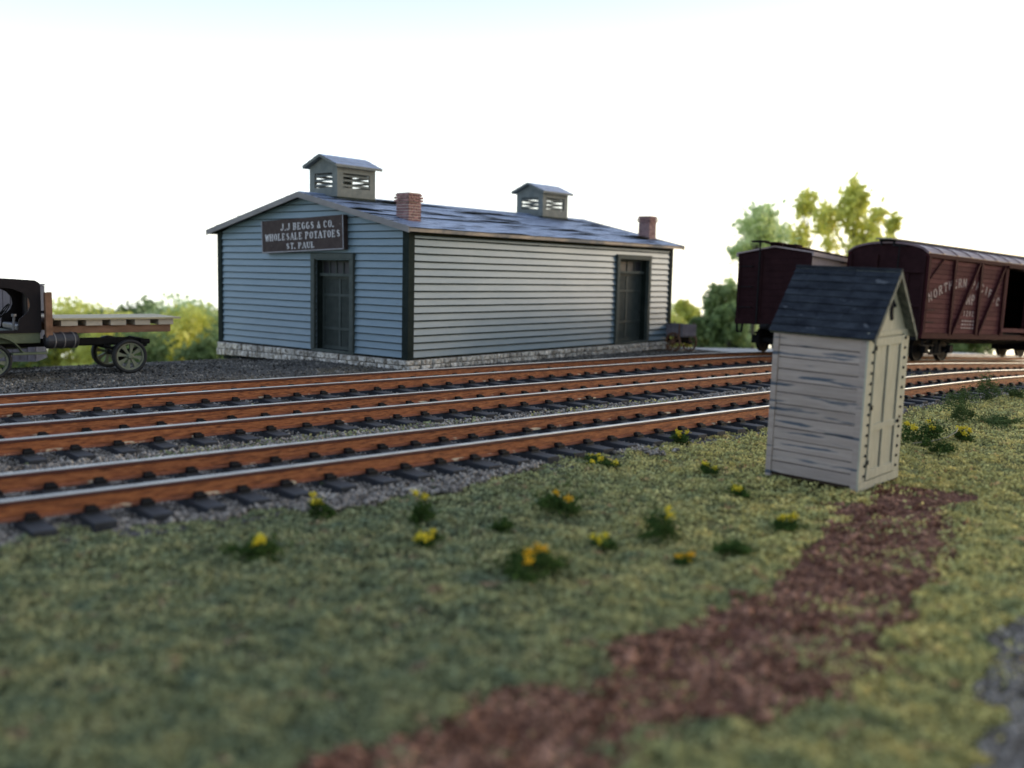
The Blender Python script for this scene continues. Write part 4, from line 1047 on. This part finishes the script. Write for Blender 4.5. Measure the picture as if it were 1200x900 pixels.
# local +x = forward (towards lower left), local +y = rotate +90 -> (.643,-.766): towards camera. far side is -y
TR = 1.7
def twheel(x, y, r_, face):
    w_ = empty('wheel', (x, y, r_)); w_.parent = tk
    ty = MB(); ty.ring((0, 0, 0), (0, 1, 0), [(r_-.085, -.07), (r_-.02, -.085), (r_, -.05), (r_, .05), (r_-.02, .085), (r_-.085, .07)], 32); ty.build('tyre', M['tyre'], w_, smooth=True)
    rm = MB(); rm.ring((0, 0, 0), (0, 1, 0), [(r_-.125, -.055), (r_-.083, -.06), (r_-.083, .06), (r_-.125, .055)], 32)
    rm.ring((0, 0, 0), (0, 1, 0), [(.001, -.09), (.05, -.09), (.085, -.04), (.085, .04), (.05, .09), (.001, .09)], 14)
    for k in range(8):
        a = 2*math.pi*k/8+.2; p = Vector((math.cos(a), 0, math.sin(a))); t = Vector((-math.sin(a), 0, math.cos(a)))
        i, o = .07, r_-.10; V = []
        for d in (-.035, .035):
            for rr, hw in ((i, .024), (o*.6, .036), (o, .07)):
                for s in (-1, 1): q = p*rr+t*hw*s; V.append((q.x, d, q.z))
        rm.add(V, [(0, 1, 3, 2), (2, 3, 5, 4), (6, 7, 9, 8), (8, 9, 11, 10), (0, 2, 8, 6), (2, 4, 10, 8), (1, 3, 9, 7), (3, 5, 11, 9)])
    rm.build('rim', M['rim'], w_)
twheel(0, 0, .44, 1); twheel(0, -TR, .44, -1); twheel(3.25, 0, .43, 1); twheel(3.25, -TR, .43, -1)
ch = MB()
for y in (-.42, -TR+.42): ch.box(-.45, 4.3, y-.05, y+.05, .72, .86)
ch.tube([(0, .02, .44), (0, -TR-.02, .44)], .06, 10); ch.tube([(3.25, 0, .43), (3.25, -TR, .43)], .04, 10)
ch.ring((0, -TR/2, .44), (0, 1, 0), [(.001, -.2), (.16, -.1), (.19, 0), (.16, .1), (.001, .2)], 14)
ch.box(-.5, -.42, -TR+.35, -.35, .74, .88)
for y in (-.3, -TR+.3): ch.tube([(-.55, y, .72), (-.3, y, .62), (0, y, .56), (.3, y, .62), (.55, y, .72)], .045, 6)
ch.tube([(-.62, -.30, .80), (-.38, -.30, .80)], .07, 10); ch.box(-.2, 1.9, -.36, -.30, .76, .90)
ch.build('chassis', M['black'], tk)
dk_ = MB(); nb = 9
for i in range(nb):
    y0 = -TR-.12+(TR+.24)*i/nb; dk_.box(-1.32+random.uniform(-.02, .02), 1.86, y0+.006, y0+(TR+.24)/nb-.006, 1.41, 1.455)
dk_.build('deck', M['deck'], tk)
for i, x in enumerate((1.52, .92, .32, -.30, -.92)):
    b_ = MB(); b_.box(x-.24, x+.16, -TR-.02, .04, 1.255, 1.405); b_.build('crossbeam', M['palewood'], tk, bevel=.01)
for y in (-.12, -TR+.02):
    b_ = MB(); b_.box(-1.12, 1.95, y-.05, y+.05, 1.06, 1.25); b_.build('sill_beam', M['brownwood'], tk, bevel=.008)
b_ = MB()
b_.box(1.90, 2.0, .02, .14, .95, 2.10); b_.box(1.90, 2.0, -TR-.1, -TR+.02, .95, 2.10); b_.box(2.002, 2.06, .0, .16, .98, 2.09)
b_.box(1.92, 1.98, -TR+.02, .02, 1.30, 1.46)
b_.build('headboard_post', M['brownwood'], tk, bevel=.006)
rl = MB(); rl.tube([(1.28, .0, .90), (1.33, .0, .90), (2.02, .0, .90), (2.07, .0, .90)], [.14, .20, .20, .14], 20); rlo = rl.build('fuel_tank', M['canvas'], tk, smooth=False)
rs = MB()
for x in (1.44, 1.68, 1.90): rs.ring((x, 0, .90), (1, .25, 0), [(.200, -.012), (.213, -.012), (.213, .012), (.200, .012)], 24)
rs.build('tank_strap', M['strap'], rlo)
# cab side panel with oval opening
outer = [(2.13, 1.15), (2.13, 2.25), (2.16, 2.33), (2.25, 2.38), (3.1, 2.42), (3.75, 2.41), (3.88, 2.35), (3.9, 2.2), (3.9, 1.15)]
inner = [(2.66, 1.17), (2.64, 1.42), (2.56, 1.50), (2.44, 1.60), (2.37, 1.76), (2.40, 1.93), (2.52, 2.07), (2.75, 2.17), (3.1, 2.21), (3.45, 2.17), (3.65, 2.02), (3.72, 1.80), (3.72, 1.17)]
def raycast(poly, c, a):
    d = Vector((math.cos(a), math.sin(a))); best = None
    for i in range(len(poly)):
        p = Vector(poly[i]); q = Vector(poly[(i+1) % len(poly)]); e = q-p; den = d.x*e.y-d.y*e.x
        if abs(den) < 1e-9: continue
        w_ = p-c; t = (w_.x*e.y-w_.y*e.x)/den; u = (w_.x*d.y-w_.y*d.x)/den
        if t > 0 and -1e-6 <= u <= 1+1e-6 and (best is None or t > best): best = t
    return c+d*best
cab = MB(); cc = Vector((3.05, 1.62)); nn = 72
outer2 = [(x, z if z > 1.2 else 1.10) for x, z in outer]
for y0, y1 in ((-.03, .02), (-TR-.02, -TR+.03)):
    oo = [raycast(outer2, cc, 2*math.pi*k/nn) for k in range(nn)]; ii = [raycast(inner, cc, 2*math.pi*k/nn) for k in range(nn)]
    V = []
    for k in range(nn):
        for y in (y0, y1): V += [(oo[k].x, y, oo[k].y), (ii[k].x, y, ii[k].y)]
    F = []
    for k in range(nn):
        a, b = 4*k, 4*((k+1) % nn); F += [(a, a+1, b+1, b), (a+2, a+3, b+3, b+2), (a, a+2, b+2, b), (a+1, a+3, b+3, b+1)]
    cab.add(V, F)
# roof + curved back
rp = [(2.13, 1.15), (2.13, 2.25), (2.16, 2.33), (2.25, 2.38), (3.1, 2.42), (3.75, 2.41), (3.9, 2.35)]
for (a, b) in zip(rp[:-1], rp[1:]):
    if a[1] < 1.2:
        cab.box(2.13, 2.16, -TR+.03, -.03, 1.15, 1.45); cab.box(2.13, 2.16, -TR+.03, -TR+.5, 1.45, 2.25); cab.box(2.13, 2.16, -.5, -.03, 1.45, 2.25); continue
    cab.bar(((a[0]+b[0])/2, -TR+.031, (a[1]+b[1])/2-.012), ((a[0]+b[0])/2, -.031, (a[1]+b[1])/2-.012), Vector((b[0]-a[0], b[1]-a[1])).length+.004, .03, upv=Vector((-(b[1]-a[1]), 0, b[0]-a[0])))
cab.tube([(2.10, -.0, 1.58), (2.10, -.0, 1.64)], .045, 8)
cab.build('cab', M['truckblack'], tk, smooth=False)
bd = MB(); bd.box(2.15, 3.1, -TR+.02, -.02, .84, 1.13); bd.box(3.1, 3.9, -TR+.05, -.05, .80, 1.10)
bd.build('seat_box', M['truckgreen'], tk, bevel=.02)
MB().box(2.25, 2.65, -TR+.1, -.1, 1.132, 1.30).build('seat', M['canvas'], tk, bevel=.04)
rb = MB(); rb.box(2.05, 2.85, -.02, .24, .58, .63); rb.box(2.05, 2.85, -TR-.24, -TR+.02, .58, .63); rb.build('running_board', M['truckgreen'], tk, bevel=.01)
for y0, y1 in ((-.08, .20), (-TR-.20, -TR+.08)):
    fe = MB(); pr = []
    for k in range(13):
        a = math.pi*(.0+k/12*1.0); pr.append((3.25-.66*math.cos(a), .45+.58*math.sin(a)))
    pr = [(2.52, .60), (2.62, .64)]+[p for p in pr if p[1] > .68]+[(3.93, .62)]
    V = []
    for x, z in pr: V += [(x, y0, z), (x, y1, z), (x, y0, z+.03), (x, y1, z+.03)]
    F = []
    for k in range(len(pr)-1):
        a, b = 4*k, 4*k+4; F += [(a, a+1, b+1, b), (a+2, a+3, b+3, b+2), (a, a+2, b+2, b), (a+1, a+3, b+3, b+1)]
    F += [(0, 1, 3, 2), (4*len(pr)-4, 4*len(pr)-3, 4*len(pr)-1, 4*len(pr)-2)]
    fe.add(V, F); fe.build('fender', M['truckgreen'], tk)
hd = MB(); hd.prism([(-TR+.3, .82), (-TR+.3, 1.45), (-TR+.5, 1.62), (-.5, 1.62), (-.3, 1.45), (-.3, .82)], lambda u, v, d: (d, u, v), 3.9, 4.9); hd.build('hood', M['truckgreen'], tk, bevel=.02)
stw = MB(); stw.ring((2.86, -.45, 1.62), (.8, 0, .55), [(.19, -.012), (.215, -.012), (.215, .012), (.19, .012)], 24)
for k in range(4):
    a = k*math.pi/2; ax = Vector((.8, 0, .55)).normalized(); x_ = ax.cross(Vector((0, 1, 0))).normalized(); y_ = Vector((0, 1, 0)); p = (x_*math.cos(a)+y_*math.sin(a))*.2
    stw.bar(Vector((2.86, -.45, 1.62)), Vector((2.86, -.45, 1.62))+p, .022)
stw.tube([(2.86, -.45, 1.62), (3.5, -.45, 1.15)], .025, 8)
stw.build('steering_wheel', M['black'], tk)
lv = MB(); lv.tube([(2.75, -.1, 1.1), (2.72, -.1, 1.5)], .03, 8); lv.tube([(2.72, -.1, 1.5), (2.72, -.1, 1.56)], .06, 10); lv.build('brake_lever', M['strap'], tk)

# plank shed behind the truck
ps_ = MB(); r = random.Random(8); x = 0
psr = empty('plank_crate', (-15.0, 27.85, 0), (0, 0, R(14)), 'tall crate of grey vertical planks standing behind the truck cab', 'crate')
while x < 3.1-.1:
    w_ = .20; ps_.box(x-1.6, x-1.6+w_-.016, 0, .04, .05, 2.15+r.uniform(-.0, .02)); ps_.box(x-1.6, x-1.6+w_-.016, 1.36, 1.4, .05, 2.15); x += w_
x = 0
while x < 1.3: ps_.box(1.37, 1.41, .05+x, .05+x+.18, .05, 2.15); ps_.box(-1.62, -1.58, .05+x, .05+x+.18, .05, 2.15); x += .2
ps_.build('plank_wall', M['plank'], psr)
MB().box(-1.58, 1.37, .05, 1.35, .04, 2.10).build('crate_core', M['dark'], psr)
MB().box(-1.64, 1.43, -.03, 1.43, 0, .05).build('skid', M['plank'], psr)
MB().box(-1.64, 1.43, -.03, 1.43, 2.16, 2.20).build('lid', M['plank'], psr)

# ---------------------------------------------------------------- farm wagon right of the warehouse
wz = gz(6.9, 39.5)
wg = empty('farm_wagon', (6.62, 39.3, wz), (0, 0, R(128)), 'small wooden farm wagon with spoked wheels parked against the right end of the warehouse', 'wagon')
def spoked(x, y, r_):
    w_ = MB(); w_.ring((x, y, r_), (0, 1, 0), [(r_-.06, -.035), (r_, -.035), (r_, .035), (r_-.06, .035)], 24)
    w_.ring((x, y, r_), (0, 1, 0), [(.001, -.12), (.07, -.12), (.09, 0), (.07, .12), (.001, .12)], 12)
    for k in range(10):
        a = 2*math.pi*k/10; w_.bar((x+.06*math.cos(a), y, r_+.06*math.sin(a)), (x+(r_-.04)*math.cos(a), y, r_+(r_-.04)*math.sin(a)), .035, .045)
    w_.build('wheel', M['brownwood'], wg)
for x, r_ in ((-.1, .46), (1.7, .5)):
    for y in (-.55, .55): spoked(x, y, r_)
bx_ = MB(); bx_.box(-.55, 2.2, -.42, .42, .72, .78)
for z in (.79, .96, 1.13):
    bx_.box(-.55, 2.2, -.46, -.42, z, z+.16); bx_.box(-.55, 2.2, .42, .46, z, z+.16); bx_.box(-.59, -.55, -.46, .46, z, z+.16); bx_.box(2.2, 2.24, -.46, .46, z, z+.16)
bx_.build('box', M['plank'], wg)
ax_ = MB(); 
for x, r_ in ((-.1, .46), (1.7, .5)): ax_.bar((x, -.6, r_), (x, .6, r_), .1, .1); ax_.box(x-.12, x+.12, -.4, .4, r_+.02, .72)
ax_.bar((-.1, 0, .5), (1.7, 0, .5), .09); ax_.bar((-.2, 0, .48), (-.75, 0, .44), .08)
ax_.build('running_gear', M['black'], wg); wg.scale = (.85, .85, .85)
for x in (-.4, .8, 2.0):
    for y in (-.485, .485): MB().box(x-.03, x+.03, y-.02, y+.02, .66, 1.36).build('stake', M['brownwood'], wg)

# small block, plank, twig
cbk = MB(); cbk.box(-.22, .22, -.12, .12, 0, .14); o = cbk.build('stone_block', M['concrete'], None, bevel=.015)
v = ap(5.4, 21.25); o.location = (v.x, v.y, 0); o.rotation_euler = (0, 0, R(40)); tag(o, 'small pale grey block on the gravel behind the farthest track', 'block')
pk_ = MB(); pk_.box(-1.0, 1.0, -.22, .22, .085, .13); o = pk_.build('crossing_plank', M['concrete'], None, bevel=.01)
v = ap(30.4, 11.75); o.location = (v.x, v.y, dip(30.4)); o.rotation_euler = (0, 0, math.pi/2-TH); tag(o, 'pale plank lying between the rails of the nearest track at far right', 'plank')
v0 = Vector((7.15, 17.2, .02)); tw = MB(); tw.tube([(-.2, -.3, .02), (.15, -.22, .05), (.5, -.05, .10), (.75, .18, .16), (.9, .45, .2)], .011, 5)
o = tw.build('twig', M['twig']); o.location = v0; tag(o, 'thin dry bent twig lying beside the yellow flowered weeds right of the outhouse', 'twig')

# ---------------------------------------------------------------- weeds (foam clumps)
def weed(x, y, w_, h_, nf, label, flower='flower', pale=False, spread=1):
    z = gz(x, y)-.015; h_ *= (1.7 if pale else 1.45); w_ *= (.8 if pale else .9)
    root = empty('weed', (x, y, z), (0, 0, rng.uniform(0, 6)), label, 'weed', 'weeds dotted over the grass')
    n = int(520*max(.5, w_/.2)); nb = max(4, int(6*spread)); cs = [(rng.normal()*.33*w_, rng.normal()*.33*w_, rng.uniform(.12, .62)*h_, rng.uniform(.12, .30)) for _ in range(nb)]
    P = []
    for i in range(n):
        c = cs[i % nb]; d = rng.normal(size=3)*c[3]*.62
        if i % 9 == 0: d = d*2.1
        P.append((c[0]+d[0]*w_, c[1]+d[1]*w_, max(.004, c[2]+abs(d[2])*h_*1.1-.15*h_)))
    for i in range(int(70*spread)):          # ragged sprigs
        a = rng.uniform(0, 6.28); t = i % 7/6; q = w_*.75*(.3+t*.7)*rng.uniform(.6, 1); P.append((q*math.cos(a), q*math.sin(a), h_*.8*(1-t)*rng.uniform(.3, 1)+.006))
    P = np.array(P); n = len(P)
    scatter('foliage', P, rng.uniform(.007, .019, n), M['weedpale' if pale else 'weed'], 'oct', root, jit=.6)
    for j in range(nf):
        c = cs[j % nb]; q0 = np.array((c[0]+rng.normal()*w_*.10, c[1]+rng.normal()*w_*.10, h_*rng.uniform(.55, .95)))
        Q = q0+rng.normal(size=(34, 3))*np.array((.022, .022, .018))
        scatter('bloom', Q, rng.uniform(.008, .015, 34), M[flower], 'oct', root, jit=.4)
weed(-2.13, 11.06, .20, .20, 3, 'round dark weed with yellow top, leftmost beside the ballast of the nearest track')
weed(-.95, 10.89, .26, .27, 2, 'tall dark rounded weed with a few yellow blooms, right of the leftmost round weed')
weed(-.85, 10.0, .24, .10, 6, 'low bright yellow bloom cluster in front of the tall dark rounded weed')
weed(-2.5, 9.45, .42, .12, 5, 'sprawling low weed flecked with yellow at the left of the lawn', spread=2)
weed(.55, 11.45, .42, .22, 3, 'wide dark weed with orange centre in the middle of the lawn behind the biggest patch', 'floworange', spread=1.6)
weed(1.62, 10.45, .40, .30, 2, 'tallest dark green weed in the lawn, left of the path', spread=1.5)
weed(.28, 9.15, .55, .20, 5, 'biggest dark weed patch with the brightest orange blooms', 'floworange', spread=2.2)
weed(1.03, 10.05, .22, .09, 4, 'low yellow weed between the biggest patch and the tallest weed')
weed(2.87, 16.6, .26, .17, 4, 'yellow tipped weed close to the ballast left of the outhouse')
weed(3.0, 12.6, .20, .12, 2, 'small dark weed with one yellow bloom in front of the outhouse left wall')
weed(3.09, 10.9, .28, .14, 3, 'green weed with yellow top between the outhouse and the path')
weed(2.86, 14.1, .18, .12, 3, 'small greenish yellow weed just left of the outhouse')
weed(2.3, 9.9, .26, .13, 0, 'plain dark green weed near the left edge of the path')
weed(-.05, 10.6, .16, .12, 0, 'little dark green sprig between two taller weeds in mid lawn')
weed(1.36, 14.6, .40, .08, 5, 'flat yellowish weed patch near the ballast in mid picture', spread=2)
weed(1.75, 9.6, .16, .07, 2, 'tiny orange bloom sprig right of the biggest weed patch', 'floworange')
weed(7.35, 17.35, .55, .32, 9, 'large mass of yellow flowered weed right of the outhouse', spread=2.2)
weed(8.15, 17.6, .32, .20, 7, 'bright yellow low bloom clump, right of the large yellow mass')
weed(7.1, 16.2, .34, .18, 0, 'plain green weed in front of the large yellow flowered mass')
weed(9.2, 20.0, .50, .36, 0, 'pale green bush beside the nearest track at the right', pale=True, spread=1.6)
weed(11.5, 24.0, .55, .55, 0, 'tallest pale green bush against the rails at far right', pale=True, spread=1.6)
weed(12.6, 24.6, .42, .26, 0, 'small pale green bush rightmost beside the rails', pale=True)
weed(10.3, 22.4, .50, .34, 0, 'middle pale green bush between the two others by the rails', pale=True, spread=1.5)
weed(9.9, 19.9, .7, .14, 0, 'low olive weed mat at the right edge of the lawn', pale=True, spread=2.5)

# ---------------------------------------------------------------- background trees
def crown_pts(n, h, rx, z0, nl, seed, sparse=0.0):
    r = np.random.default_rng(seed); L = []
    for i in range(nl):
        t = r.uniform(0, 1) if not sparse else r.uniform(0, 1)**.8
        zc = z0+(h-z0)*t; rad = rx*math.sqrt(max(.10, 1-((t-.35)/.72)**2))
        a = r.uniform(0, 6.28); d = rad*(r.uniform(.15, .85) if not sparse else r.uniform(.05, 1.0))
        L.append((d*math.cos(a), d*math.sin(a), min(zc, h-.5), rx*(r.uniform(.22, .42) if not sparse else r.uniform(.10, .26))))
    L.append((0, 0, h-rx*.25, rx*(.25 if not sparse else .16))); L = np.array(L); wts = L[:, 3]**2; k = r.choice(len(L), n, p=wts/wts.sum())
    if sparse:
        off = r.normal(size=(n, 3))*(L[k, 3]*.62)[:, None]; off[:, 2] *= 1.5
        return L[k, :3]+off, L
    d = r.normal(size=(n, 3)); d /= np.linalg.norm(d, axis=1)[:, None]; rr = r.uniform(.2, 1.2, n)**.7
    return L[k, :3]+d*(L[k, 3]*rr)[:, None], L
def tree(x, D, h, rx, m, label, seed, n=3500, nl=22, sparse=0, name='tree', cat='tree', leaf=.34):
    z0 = zland(D); root = empty(name, (x, D, z0-.3), (0, 0, 0), label, cat, 'trees beyond the yard edge')
    P, L = crown_pts(n, h, rx, h*(.42 if sparse else .12), nl, seed, sparse)
    r = np.random.default_rng(seed+1); leaves('crown', P, r.uniform(leaf*.5, leaf, len(P)), M[m], root)
    t = MB(); t.tube([(0, 0, 0), (.1, 0, h*.35), (0, .1, h*.7), (0, 0, h*.92)], [h*.013, h*.011, h*.006, .03], 8)
    for q in L[:: (1 if sparse else 2)]:
        rad = math.hypot(q[0], q[1]); zs = max(h*.15, q[2]-rad*1.5-.8)
        t.tube([(0, 0, zs), (q[0]*.45, q[1]*.45, zs+(q[2]-zs)*.55), (q[0], q[1], q[2])], [h*.0035, h*.0022, .015], 5)
    t.build('trunk', M['bark'], root); return root
def at(px, D): return (px-600)/1160*D
def horizon(px): return 450-1160*math.tan(.111)+.022*(px-600)
def treepx(px, ytop, D, rxm, m, label, seed, **k):
    D2 = D; top = 2.8-(ytop-horizon(px))/1160*D2; h = top-zland(D2)+.3
    tree(at(px, D2), D2, h, rxm, m, label, seed, **k)
LB = [(-20, 352, 112, 5.2, 'leafg', 'green tree at the far left edge behind the truck cab'),
      (62, 353, 118, 3.6, 'leafy', 'yellow tree just right of the truck cab'),
      (98, 356, 125, 4.2, 'leafy', 'yellow green tree above the front half of the truck deck'),
      (147, 350, 120, 3.8, 'leafg', 'greener tree above the rear half of the truck deck'),
      (128, 362, 108, 3.2, 'leafy', 'low golden tree behind the middle of the truck deck'),
      (188, 349, 122, 4.2, 'leafp', 'pale green tree above the rear end of the truck deck'),
      (216, 352, 114, 3.6, 'leafy', 'golden yellow tree midway between truck and warehouse'),
      (245, 352, 120, 4.2, 'leafp', 'green and yellow tree against the left edge of the warehouse'),
      (290, 350, 125, 4.5, 'leafg', 'green tree mostly hidden behind the left part of the warehouse'),
      (175, 378, 100, 3.2, 'leafg', 'low dark green tree under the canopy behind the rear wheels'),
      (240, 385, 100, 3.0, 'leafg', 'low dark green tree at the foot of the warehouse left corner')]
for i, (px, yt, D, rx, m_, lab) in enumerate(LB): treepx(px, yt+18, D, rx*1.9, m_, lab, 100+i*3, n=6000, nl=30)
RB = [(795, 352, 110, 2.6, 'leafy', 'yellowish tree beside the right end of the warehouse', {}),
      (770, 350, 120, 4.0, 'leafp', 'pale tree partly hidden by the right end of the warehouse', {}),
      (838, 336, 98, 3.4, 'leafg', 'dark green round tree between the warehouse and the farther boxcar', {}),
      (868, 345, 104, 3.6, 'leafg', 'dark green tree just left of the farther boxcar', {}),
      (815, 372, 90, 2.4, 'leafg', 'low green tree behind the farm wagon', {}),
      (880, 248, 96, 3.2, 'leafp', 'airy tall tree, leftmost of the three rising over the farther boxcar', dict(sparse=1, n=1300, nl=20)),
      (936, 232, 102, 3.4, 'leafy', 'airy tall tree in the middle over the farther boxcar', dict(sparse=1, n=1500, nl=24)),
      (992, 222, 92, 3.6, 'leafy', 'tall yellow tree highest of the three over the boxcars', dict(sparse=1, n=3000, nl=30)),
      (866, 285, 104, 2.6, 'leafp', 'thin pale tree with hanging leaves left of the farther boxcar', dict(sparse=1, n=700, nl=14)),
      (905, 262, 110, 3.0, 'leafp', 'pale sparse tree further back over the farther boxcar roof', dict(sparse=1, n=900, nl=18)),
      (852, 362, 88, 2.6, 'leafg', 'low dark tree touching the left end of the farther boxcar', {}),
      (790, 378, 92, 2.4, 'leafy', 'low yellow tree at the foot of the trees by the farm wagon', {}),
      (1038, 255, 100, 2.0, 'leafy', 'slim yellow tree behind the roof of the nearer boxcar', dict(sparse=1, n=900, nl=14)),
      (1130, 372, 95, 5, 'leafg', 'green tree low behind the nearer boxcar', {}),
      (950, 330, 108, 5, 'leafg', 'green tree hidden behind the farther boxcar and outhouse', {})]
for i, (px, yt, D, rx, m_, lab, kw) in enumerate(RB):
    k = dict(n=5000, nl=26); k.update(kw); treepx(px, yt, D, rx, m_, lab, 300+i*3, **k)
